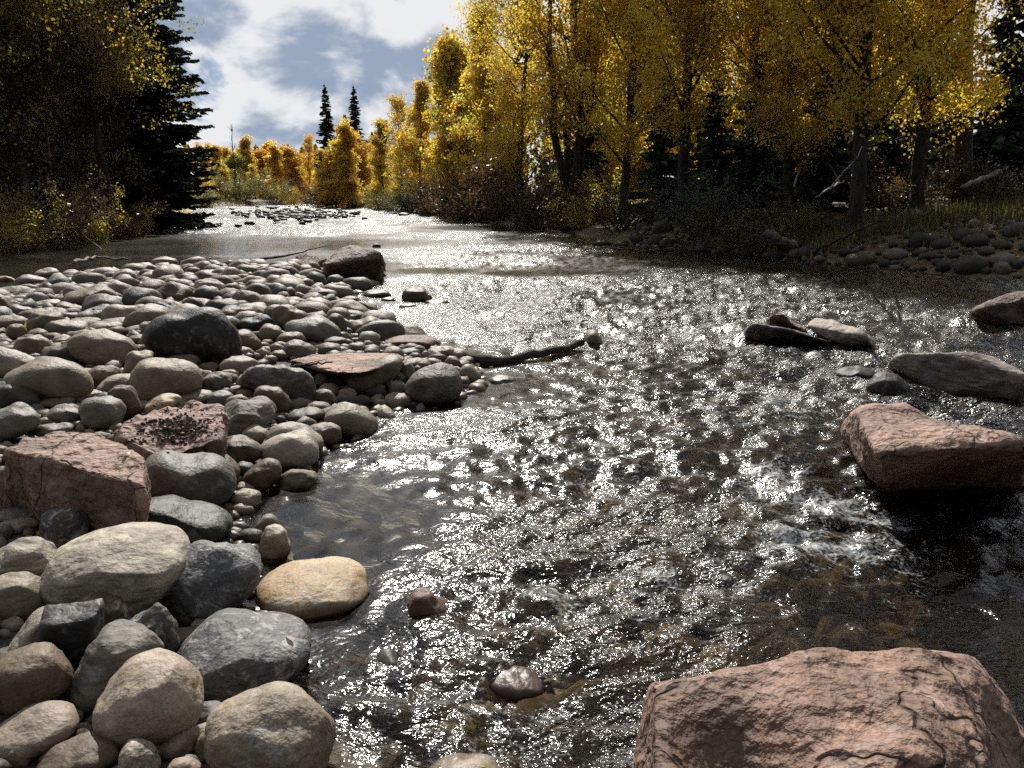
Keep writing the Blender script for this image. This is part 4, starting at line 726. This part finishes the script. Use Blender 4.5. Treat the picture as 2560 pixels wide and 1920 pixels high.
proto('bank', lambda: broadleaf('cottonwood_tree', 14, 8, .22, nleaf=30000, lsize=.11, crown0=.16, spread=.32, asc=.75, nb=46, clump=.5, pal=ORA, dens_low=.22))
proto('tuft', lambda: broadleaf('cottonwood_tree', 9, 17, .12, nleaf=14000, lsize=.17, crown0=.10, spread=.24, asc=1.5, nb=30, clump=.36, top_taper=.7, cluster=40))
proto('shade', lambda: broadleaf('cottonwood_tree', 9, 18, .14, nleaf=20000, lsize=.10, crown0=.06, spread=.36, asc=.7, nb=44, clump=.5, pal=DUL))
proto('spruce', lambda: spruce('spruce_tree', 19, 11, .148, 80, 11, 1.25, spray=1.15, bare=.0, r0=.24))
proto('fspruce', lambda: spruce('spruce_tree', 13, 12, .14, 52, 8, .8, spray=1.25))
proto('young', lambda: spruce('spruce_tree', 4.5, 13, .24, 24, 7, 1.0, col=(.035, .06, .03), r0=.06))
proto('willow', lambda: shrub('willow_shrub', 2.4, 2.2, 21, 6500, .075, GRN))
proto('gold', lambda: shrub('golden_shrub', 2.0, 2.0, 22, 5000, .07, np.concatenate([YEL, ORA])))
proto('dull', lambda: shrub('brown_shrub', 1.8, 1.9, 23, 3800, .06, DUL))
GB, GL, GF_ = 'trees along the shaded bank', 'trees on the spruce-lined bank', 'trees far upstream'
plant('tall', 2128, 20.5, 'tall yellow cottonwood with a clean dark leaning trunk above pale bank stones', 'tree', 1, 40, group=GB)
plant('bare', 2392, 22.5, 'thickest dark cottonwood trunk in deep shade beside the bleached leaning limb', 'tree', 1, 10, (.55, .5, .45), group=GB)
plant('tall2', 2300, 22, 'bright yellow cottonwood with leaves hanging low to the dark undergrowth', 'tree', 1, 200, (1.1, 1.1, .9), group=GB)
plant('tall', 1712, 27, 'dark-trunked yellow cottonwood standing over the brushy mound on the bank', 'tree', 1.05, 150, group=GB)
plant('multi', 1420, 34, 'many-stemmed cottonwood with several tall bare trunks rising together', 'tree', 1.05, 20, (.9, .85, .8), group=GB)
plant('tall2', 1292, 40, 'gold cottonwood with a forked dark limb beside the many-stemmed one', 'tree', 1.0, 80, group=GB)
plant('tall', 1560, 31, 'yellow cottonwood between the many-stemmed tree and the brushy mound', 'tree', .95, 260, group=GB)
plant('tall2', 1850, 27.5, 'brownish yellow cottonwood behind the small green spruces', 'tree', 1, 310, (.9, .85, .8), group=GB)
plant('tall2', 1965, 24, 'slim cottonwood with a thin leafy trunk beside the clean leaning trunk', 'tree', .8, 140, group=GB)
plant('tall', 2030, 34, 'yellow crown showing behind the slim thin-trunked cottonwood', 'tree', 1, 330, group=GB)
plant('multi', 2215, 31, 'brown-gold stems seen between the two yellow cottonwoods', 'tree', 1, 120, (.85, .8, .7), group=GB)
plant('poplar', 1640, 42, 'gold tree filling the gap behind the dark-trunked cottonwood', 'tree', 1.25, 0, group=GB)
plant('poplar', 1490, 47, 'gold tree filling the gap behind the many-stemmed cottonwood', 'tree', 1.25, 90, (.95, .95, 1), group=GB)
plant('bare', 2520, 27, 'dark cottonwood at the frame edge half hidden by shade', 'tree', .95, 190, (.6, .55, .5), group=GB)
plant('poplar', 1215, 47, 'dense gold cottonwood where the bank bends, dark at its foot', 'tree', .86, 45, group=GB)
plant('round', 1165, 55, 'broad golden tree beside the bend with a greenish flank', 'tree', 1.2, 10, (.95, 1.0, 1), group=GB)
plant('poplar', 1112, 60, 'tall golden poplar-like tree with a feathery outline against the sky', 'tree', .80, 75, group=GB)
plant('poplar', 1052, 66, 'golden pointed tree next below the feathery tall one', 'tree', .80, 160, (1, .98, .9), group=GF_)
plant('open', 1008, 70, 'thin open golden tree with sky showing through its branches', 'tree', .74, 30, group=GF_)
plant('poplar', 960, 78, 'narrow dark gold columnar tree leaning upstream of the open one', 'tree', .67, 250, (.9, .9, .8), group=GF_)
plant('round', 905, 92, 'orange gold rounded tree in front of the far spruce tips', 'tree', .92, 0, (1, .85, .8), group=GF_)
plant('round', 860, 96, 'orange gold rounded tree between the two spruce tips', 'tree', .88, 100, (1, .85, .8), group=GF_)
plant('round', 838, 86, 'golden tree standing right before the taller far spruce', 'tree', .8, 200, (1, .95, .9), group=GF_, wide=1.3)
plant('tuft', 880, 84, 'thin gold tree standing before the shorter far spruce', 'tree', .95, 60, (1, .95, .9), group=GF_, wide=1.3)
plant('fspruce', 826, 94, 'taller dark spruce tip rising above the far golden trees', 'tree', 1.04, 0, group='dark spruces')
plant('fspruce', 895, 100, 'shorter dark spruce tip rising from the orange trees', 'tree', 1.08, 90, group='dark spruces')
plant('open', 776, 106, 'slim leaning yellow tree standing before the taller far spruce', 'tree', .67, 200, (1.1, 1, .9), group=GF_)
for i, (px, Yd, s, tn, lb) in enumerate(((740, 118, 1.0, (1, .8, .7), 'orange tree beside the slim leaning yellow tree far upstream'), (700, 114, .92, (1.05, 1, .9), 'clear yellow round tree in the far upstream row'), (662, 122, 1.0, (1, .75, .7), 'deep orange tree in the middle of the far upstream row'), (622, 116, .95, (.95, .9, 1), 'dull gold tree behind the far dead snag'),
                                         (582, 112, .82, (.55, .75, .8), 'olive green tree in the far upstream row'), (545, 120, 1.02, (1.05, .9, .8), 'yellow orange tree between the olive tree and the big spruce'), (505, 112, .95, (1, .8, .7), 'orange tree showing just past the edge of the big spruce'), (470, 100, .8, (1.0, .95, .9), 'low yellow tree at the foot of the big spruce'), (640, 108, .55, (1.1, 1.1, .9), 'small bright yellow tree on the far shore'), (720, 127, .95, (1, .85, .75), 'orange crown peeping between two trees beside the slim leaning one'), (682, 130, .95, (1.05, .95, .8), 'yellow crown peeping behind the deep orange far tree'), (602, 127, 1.0, (1, .85, .75), 'orange crown peeping behind the olive green far tree'), (562, 129, 1.05, (1.05, .95, .8), 'yellow crown at the back beside the olive green far tree'), (525, 126, 1.05, (1, .85, .7), 'orange crown at the back nearest to the big spruce'), (560, 106, .6, (.9, .95, .8), 'low yellow green tree on the far shore before the olive one'))):
    plant(('round', 'tuft', 'round', 'tuft', 'round', 'poplar', 'tuft')[i % 7], px, Yd, lb, 'tree', s*(.8, .86, .74, .95, .8, .56, .8)[i % 7], i*47, tn, group=GF_, wide=(1.7, 1.4, 1.9, 1.3, 1.6)[i % 5])
plant('spruce', 395, 37, 'big dark spruce with drooping ragged branches standing over the pool', 'tree', 1.0, 0, group='dark spruces')
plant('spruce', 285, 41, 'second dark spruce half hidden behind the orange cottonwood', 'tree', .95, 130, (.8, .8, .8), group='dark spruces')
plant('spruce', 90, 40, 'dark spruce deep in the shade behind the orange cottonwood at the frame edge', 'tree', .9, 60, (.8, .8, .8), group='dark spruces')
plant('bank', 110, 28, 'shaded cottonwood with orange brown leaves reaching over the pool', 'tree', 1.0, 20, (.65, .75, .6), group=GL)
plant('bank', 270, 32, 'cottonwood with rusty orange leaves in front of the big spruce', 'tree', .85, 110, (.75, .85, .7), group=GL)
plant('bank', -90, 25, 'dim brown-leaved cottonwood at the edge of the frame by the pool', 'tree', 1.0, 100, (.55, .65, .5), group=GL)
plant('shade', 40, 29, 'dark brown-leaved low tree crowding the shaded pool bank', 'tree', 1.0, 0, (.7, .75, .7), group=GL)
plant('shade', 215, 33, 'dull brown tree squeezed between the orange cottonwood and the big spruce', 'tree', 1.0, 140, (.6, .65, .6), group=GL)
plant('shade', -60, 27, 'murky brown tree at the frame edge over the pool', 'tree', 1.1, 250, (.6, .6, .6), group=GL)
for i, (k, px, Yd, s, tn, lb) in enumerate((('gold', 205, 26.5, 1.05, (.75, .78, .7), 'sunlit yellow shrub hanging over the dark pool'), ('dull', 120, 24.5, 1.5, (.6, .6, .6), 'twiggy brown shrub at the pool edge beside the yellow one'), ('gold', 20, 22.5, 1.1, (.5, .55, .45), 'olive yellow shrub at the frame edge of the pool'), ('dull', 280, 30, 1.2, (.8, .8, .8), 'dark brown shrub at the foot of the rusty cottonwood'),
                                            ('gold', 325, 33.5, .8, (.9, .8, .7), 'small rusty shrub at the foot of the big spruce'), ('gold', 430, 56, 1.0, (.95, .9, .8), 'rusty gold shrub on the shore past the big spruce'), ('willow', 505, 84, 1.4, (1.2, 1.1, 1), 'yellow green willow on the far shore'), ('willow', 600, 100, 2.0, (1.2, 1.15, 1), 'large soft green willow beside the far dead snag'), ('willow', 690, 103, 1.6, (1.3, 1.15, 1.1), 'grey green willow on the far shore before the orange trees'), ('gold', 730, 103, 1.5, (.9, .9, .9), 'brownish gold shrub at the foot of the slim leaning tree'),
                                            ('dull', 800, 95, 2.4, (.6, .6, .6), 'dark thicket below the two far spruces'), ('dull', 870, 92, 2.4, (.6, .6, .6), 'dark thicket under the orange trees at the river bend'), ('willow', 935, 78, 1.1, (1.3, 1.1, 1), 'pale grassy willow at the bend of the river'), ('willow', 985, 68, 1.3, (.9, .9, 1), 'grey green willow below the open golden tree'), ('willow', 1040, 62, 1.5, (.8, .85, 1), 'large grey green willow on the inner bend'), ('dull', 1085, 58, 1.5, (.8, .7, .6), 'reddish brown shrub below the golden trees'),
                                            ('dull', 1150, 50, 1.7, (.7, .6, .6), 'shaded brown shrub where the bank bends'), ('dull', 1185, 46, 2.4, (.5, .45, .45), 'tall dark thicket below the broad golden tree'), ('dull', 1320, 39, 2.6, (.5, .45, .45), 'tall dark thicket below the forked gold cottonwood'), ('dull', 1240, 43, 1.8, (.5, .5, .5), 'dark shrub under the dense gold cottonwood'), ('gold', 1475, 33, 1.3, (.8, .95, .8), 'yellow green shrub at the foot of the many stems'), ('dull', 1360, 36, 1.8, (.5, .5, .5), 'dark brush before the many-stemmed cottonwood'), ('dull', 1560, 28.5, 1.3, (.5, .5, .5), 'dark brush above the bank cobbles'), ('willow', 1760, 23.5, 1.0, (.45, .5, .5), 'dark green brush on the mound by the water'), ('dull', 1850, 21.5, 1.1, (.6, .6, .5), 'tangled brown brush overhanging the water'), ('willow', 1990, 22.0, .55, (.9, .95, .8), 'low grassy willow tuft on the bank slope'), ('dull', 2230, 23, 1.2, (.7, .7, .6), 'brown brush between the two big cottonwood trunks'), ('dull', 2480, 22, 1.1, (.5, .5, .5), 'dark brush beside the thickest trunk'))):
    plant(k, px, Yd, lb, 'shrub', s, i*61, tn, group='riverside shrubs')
for i, (px, Yd, s, lb) in enumerate(((1650, 29, 1.1, 'young spruce in shade beside the dark-trunked cottonwood'), (1775, 26, .95, 'small green spruce before the brownish yellow cottonwood'), (1880, 25.5, 1.1, 'small bluish spruce beside the thin leafy trunk'), (2055, 25, 1.2, 'young spruce with spreading boughs beside the clean leaning trunk'), (2200, 26, 1.0, 'young spruce in the gap behind the hanging yellow leaves'), (2470, 25, 1.5, 'large dark young spruce at the frame edge'), (1450, 38, 1.4, 'dark young spruce between the many stems and the cobbles'))):
    plant('young', px, Yd, lb, 'tree', s, i*77, group='young spruces')
# the wood behind the shaded bank, read as one mass
mb = MB(); rgf = np.random.default_rng(77)
for i in range(95):
    px = rgf.uniform(1230, 2900); Yd = rgf.uniform(46, 85) if px < 1600 else rgf.uniform(33, 75); x0 = XY(px, Yd)[0]; z0 = gz(x0, Yd); H = rgf.uniform(6, 13); n = 420; t = rgf.random(n)**.8; a = rgf.uniform(0, 6.28, n); r = H*.17*(1-t)*rgf.random(n)**.5+.1
    cc = np.stack([x0+np.cos(a)*r, Yd+np.sin(a)*r, z0+.2+t*H], 1); V, F, C = leaves(cc, .75, np.array((.028, .040, .022))*rgf.uniform(.5, 1.4, n)[:, None], rgf, .6, .45); mb.add(V, F, C)
for i in range(70):
    px = rgf.uniform(-500, 330); Yd = rgf.uniform(34, 60); x0 = XY(px, Yd)[0]; z0 = gz(x0, Yd); H = rgf.uniform(6, 13); n = 420; t = rgf.random(n)**.8; a = rgf.uniform(0, 6.28, n); r = H*.17*(1-t)*rgf.random(n)**.5+.1
    cc = np.stack([x0+np.cos(a)*r, Yd+np.sin(a)*r, z0+.2+t*H], 1); V, F, C = leaves(cc, .75, np.array((.028, .038, .022))*rgf.uniform(.5, 1.4, n)[:, None], rgf, .6, .45); mb.add(V, F, C)
for i in range(60):
    px = rgf.uniform(420, 1250); Yd = rgf.uniform(128, 160) if px < 800 else rgf.uniform(105, 150); x0 = XY(px, Yd)[0]; z0 = gz(x0, Yd); H = rgf.uniform(6, 8.2) if px < 800 else rgf.uniform(7, 11); n = 380; t = rgf.random(n); a = rgf.uniform(0, 6.28, n); r = 2.0*np.sin(np.pi*np.clip(t*.8+.2, 0, 1))*rgf.random(n)**.5
    cc = np.stack([x0+np.cos(a)*r, Yd+np.sin(a)*r, z0+.2+t*H], 1); V, F, C = leaves(cc, .55, pick(rgf, ORA, n), rgf, .2, .8); mb.add(V, F, C)
fo = link('forest', mb.mesh('forest', M['needle'], False)); fo['kind'] = 'stuff'; fo['label'] = 'dense dark wood closing the view behind the bank trees'
# ------------------------------------------------------------------ dead wood, grass, fallen leaves
def branch(name, px_pts, r0, r1, mat, label, cat, kids=(), seed=0, lift=0.):
    rg = np.random.default_rng(seed); pp = []
    for (u, v, zz) in px_pts: pp.append(P(u, v, zz))
    pp = np.array(pp); t = np.linspace(0, len(pp)-1, 14); path = np.stack([np.interp(t, np.arange(len(pp)), pp[:, k]) for k in range(3)], 1); path[1:-1] += rg.normal(size=(12, 3))*r0*.35; c = path[0].copy(); path -= c
    mb = MB(); V, F = tube(path, np.linspace(r0, r1, 14)*rg.uniform(.85, 1.15, 14), 8); mb.add(V, F)
    for e in (0, -1):
        rr0 = (r0, r1)[e]; tip = path[e]+(path[e]-path[1 if e == 0 else -2])*.15; V, F = tube(np.array([path[e], tip]), [rr0*.95, rr0*.2], 8); mb.add(V, F)
    for (tt, d, ln) in kids:
        i = int(tt*13); lp, lr = limb(path[i], d, ln, r0*.5, rg, 5, .15, .0); V, F = tube(lp, lr, 5); mb.add(V, F)
    o = link(name, mb.mesh(name, M[mat]), loc=tuple(c)); tag(o, label, cat, 'dead wood along the river'); return o
def on(px, py, dz=.03):
    """first point of the ground seen at a pixel, as (px, py, z)"""
    d = ray(px, py); tt = np.concatenate([np.arange(2, 40, .05), np.arange(40, 180, .25)]); q = np.array((0, 0, CAM_H))+d*tt[:, None]; h = np.maximum(ground_z(q[:, 0], q[:, 1]), 0); k = np.nonzero(q[:, 2] < h)[0]
    return (px, py, float(h[k[0]])+dz) if len(k) else (px, py, 1.0)
branch('driftwood_branch', [(1150, 888, .02), (1232, 905, .03), (1350, 886, .05), (1455, 856, .09)], .05, .035, 'wetwood', 'dark sunken branch reaching from the bar into the riffle', 'branch', seed=1)
branch('driftwood_stick', [(726, 918, .27), (830, 905, .29)], .012, .006, 'wetwood', 'thin dark stick lying on the flat orange slab', 'stick', [(.3, (.3, -.1, .1), .25)], 2)
branch('driftwood_stick', [(650, 648, .12), (730, 636, .16), (830, 612, .20)], .03, .012, 'wetwood', 'dark stick lying at the pool edge before the pink wedge rock', 'stick', seed=3)
branch('driftwood_stick', [(185, 656, .15), (240, 642, .17), (320, 648, .14)], .04, .02, 'drift', 'pale curved stick on the back rim of the cobble bar', 'stick', seed=4)
branch('fallen_log', [on(1915, 583, .12), on(1985, 612, .05)], .12, .10, 'drift', 'short bleached log lying at the water under the dark mound', 'log', seed=5)
branch('fallen_pole', [on(2028, 630, .06), on(2110, 592, .15), on(2200, 552, .2)], .045, .025, 'wetwood', 'long thin dark pole slanting up the bank from the water', 'branch', seed=6)
branch('fallen_log', [on(1950, 505, .1), on(2095, 503, .12)], .05, .04, 'drift', 'thin bleached log lying level behind the bank stones', 'log', seed=7)
p_ = XY(2405, 21.0); q_ = XY(2500, 21.5)
branch('leaning_limb', [(2405, 466, 1.68), (2455, 448, 1.86), (2500, 430, 2.05)], .05, .07, 'drift', 'bleached limb leaning up beside the thickest dark trunk', 'branch', seed=8)
branch('dead_branch', [(2040, 494, 1.4), (2080, 470, 1.6), (2112, 450, 1.85)], .03, .012, 'drift', 'grey crooked branch against the dark beside the clean leaning trunk', 'branch', [(.5, (.6, 0, .7), .7), (.8, (-.5, 0, .8), .5)], 9)
branch('dead_branch', [(1985, 465, 1.7), (2010, 390, 2.6), (2040, 355, 3.0)], .03, .01, 'drift', 'pale arching dead branch before the young spruces', 'branch', [(.5, (.6, 0, .7), .5)], 10)
branch('dead_branch', [(150, 540, .7), (200, 580, .35), (253, 622, .0)], .035, .015, 'drift', 'pale bare stick slanting from the shrubs into the dark pool', 'stick', [(.3, (.6, 0, .6), .5)], 11)
branch('dead_branch', [(60, 515, .9), (100, 545, .6), (115, 575, .4)], .04, .02, 'drift', 'bare grey stick among the olive shrub twigs by the pool', 'stick', [(.3, (-.6, 0, .6), .6)], 12)
branch('dead_snag', [(591, 478, .9), (590, 420, 4.2), (588, 345, 8.6)], .16, .03, 'wetwood', 'dead bare snag standing out above the far golden trees', 'tree', [(.6, (.5, 0, .8), 1.2), (.75, (-.5, 0, .8), 1.0), (.85, (.4, 0, .9), .8)], 13) if False else None
sx_, sy_ = XY(592, 101); zb = gz(sx_, sy_); rg = np.random.default_rng(5); mb = MB(); pt = np.array([(sx_+rg.normal()*.06, sy_, zb-.2+k*1.0) for k in range(10)]); V, F = tube(pt-pt[0], np.linspace(.14, .02, 10), 7); mb.add(V, F)
for k in range(14):
    i = int(rg.integers(3, 9)); a = rg.uniform(0, 6.28); lp, lr = limb(pt[i]-pt[0], (math.cos(a), math.sin(a), .9), rg.uniform(.5, 1.3), .035, rg); V, F = tube(lp, lr, 4); mb.add(V, F)
tag(link('dead_snag', mb.mesh('dead_snag', M['wetwood']), loc=tuple(pt[0])), 'dead bare snag standing out above the far golden trees', 'tree')
def grass_patch(spots, n, hgt, cols, seed):
    rg = np.random.default_rng(seed); Vs = []; Cs = []
    for (px, py, rx, ry, k) in spots:
        u, v, zz = on(px, py, 0); c = P(u, v, zz)
        for i in range(int(n*k)):
            xx = c[0]+rg.normal()*rx; yy = c[1]+rg.normal()*ry; Vs.append((xx, yy)); Cs.append(cols[rg.integers(len(cols))])
    xy = np.array(Vs); z = ground_z(xy[:, 0], xy[:, 1]); sdv, _ = river_sd(xy[:, 0], xy[:, 1]); kp = sdv > .1; xy = xy[kp]; z = z[kp]; C = np.array(Cs)[kp]; m = len(xy); a = rg.uniform(0, 6.28, m); h = hgt*rg.uniform(.5, 1.3, m); wd = .012+.0006*xy[:, 1]; ln = rg.uniform(.1, .5, m)*h; b = np.stack([xy[:, 0], xy[:, 1], z-.02], 1); s = np.stack([np.cos(a), np.sin(a), 0*a], 1)*wd[:, None]; d = np.stack([-np.sin(a)*ln, np.cos(a)*ln, h], 1)
    V = np.stack([b-s, b+s, b+d], 1).reshape(-1, 3); return mesh_np('grass', V, np.arange(len(V)).reshape(-1, 3), False, np.repeat(C*rg.uniform(.6, 1.2, m)[:, None], 3, 0), M['grass'])
gc = np.array([(.16, .13, .04), (.11, .11, .035), (.20, .15, .06), (.08, .10, .03)])
me = grass_patch([(1130, 530, 1.2, 1.0, 1.2), (1180, 540, 1.0, .8, 1), (1090, 520, 1.6, 1.2, 1), (1390, 545, 1.0, .6, .6), (2040, 590, .6, .5, 1), (2090, 610, .5, .4, .7), (2010, 600, .5, .4, .7), (2500, 530, 1.5, 1.2, 2.0), (2400, 545, 1.2, 1.0, .8), (2260, 560, .7, .5, .5), (30, 640, 1.0, .6, .8), (540, 500, 6, 2.5, 1.2), (640, 505, 5, 2, .8), (820, 502, 5, 2.2, 1.2), (880, 500, 4, 2, .8), (960, 505, 3, 1.5, .6), (450, 512, 3, 2, .8)], 900, .32, gc, 3)
go = link('grass', me); go['kind'] = 'stuff'; go['label'] = 'dry yellow green grass on the banks'
rgl = np.random.default_rng(51); xl = rgl.uniform(2, 14, 9000); yl = rgl.uniform(11, 30, 9000); sl, hl = river_sd(xl, yl); kp = (sl > .3) & (sl < 7) & (hl > .8); xl, yl = xl[kp], yl[kp]; cl_ = np.stack([xl, yl, ground_z(xl, yl)+.03], 1)
V, F, C = leaves(cl_, .07, pick(rgl, np.concatenate([ORA, DUL, YEL[:2]]), len(cl_)), rgl, 0, .8); V[:, 2] = np.repeat(cl_[:, 2], 4)+(V[:, 2]-np.repeat(cl_[:, 2], 4))*.35
lo = link('leaf_litter', mesh_np('leaf_litter', V, F, False, C, M['leaf'])); lo['kind'] = 'stuff'; lo['label'] = 'fallen brown and yellow leaves littering the shaded bank'
# fallen leaves lying on stones, found by looking down from the camera
bpy.context.view_layer.update(); dg = bpy.context.evaluated_depsgraph_get()
def fallen(px, py, label, s=.05, rot=0, col=(.62, .42, .08)):
    d = Vector(ray(px, py)).normalized(); hit, loc, nor, idx, ob, mt = sc.ray_cast(dg, Vector((0, 0, CAM_H)), d)
    if not hit: return
    V = np.array([(-.5, 0, 0), (-.2, -.28, .03), (.15, -.26, .04), (.5, 0, .0), (.15, .26, .05), (-.2, .28, .04), (-.75, .02, .02)])*np.array((1, .62, 1))*s; F = [(0, 1, 2, 3, 4, 5)]
    me = bpy.data.meshes.new('fallen_leaf'); me.from_pydata([tuple(v) for v in V], [], [(0, 1, 5), (1, 2, 4), (1, 4, 5), (2, 3, 4)]); me.update(); a = me.attributes.new('col', 'FLOAT_COLOR', 'POINT')
    for i in range(len(V)): a.data[i].color = (*col, 1)
    me.materials.append(M['leaf']); o = link('fallen_leaf', me); o.location = loc+nor*.006; q = nor.to_track_quat('Z', 'Y'); o.rotation_euler = (q @ Matrix.Rotation(rot, 3, 'Z').to_quaternion()).to_euler(); tag(o, label, 'leaf', 'fallen leaves')
fallen(316, 1138, 'small yellow leaf lying on the flat-topped pink block', .045, .5); fallen(724, 1599, 'pale narrow leaf lying on the blotched blue-grey stone', .05, .3, (.45, .36, .2)); fallen(483, 1712, 'yellow leaf stuck at the rim of the banded peach stone', .04, 1); fallen(66, 815, 'yellow grass-like leaf on the layered tan stone at the frame edge', .12, 2, (.5, .42, .1)); fallen(1215, 1918, 'yellow green leaf on the pink stone at the bottom edge', .04, 1.2, (.45, .45, .1))
# dark grit heaped in the hollow of the red rock
mb = MB(); rgp = np.random.default_rng(9)
for i in range(420):
    u = 1400+rgp.normal()*150; v = 1490+rgp.normal()*60; px, py = u*700/2212, 600+v*700/2212; d = Vector(ray(px, py)).normalized(); hit, loc, nor, idx, ob, mt = sc.ray_cast(dg, Vector((0, 0, CAM_H)), d)
    if hit: r = rgp.uniform(.003, .009)+.012*rgp.random()**6; mb.add(PROT[i % 14][0][1]*r+np.array(loc)+np.array((0, 0, r*.3)), ICO[1][1], np.array((.055, .04, .03))*rgp.uniform(.3, 2.8))
o = link('dark_gravel', mb.mesh('dark_gravel', M['cobble'])); o['kind'] = 'stuff'; o['label'] = 'dark grit and charred bits heaped in the hollow of the red rock'
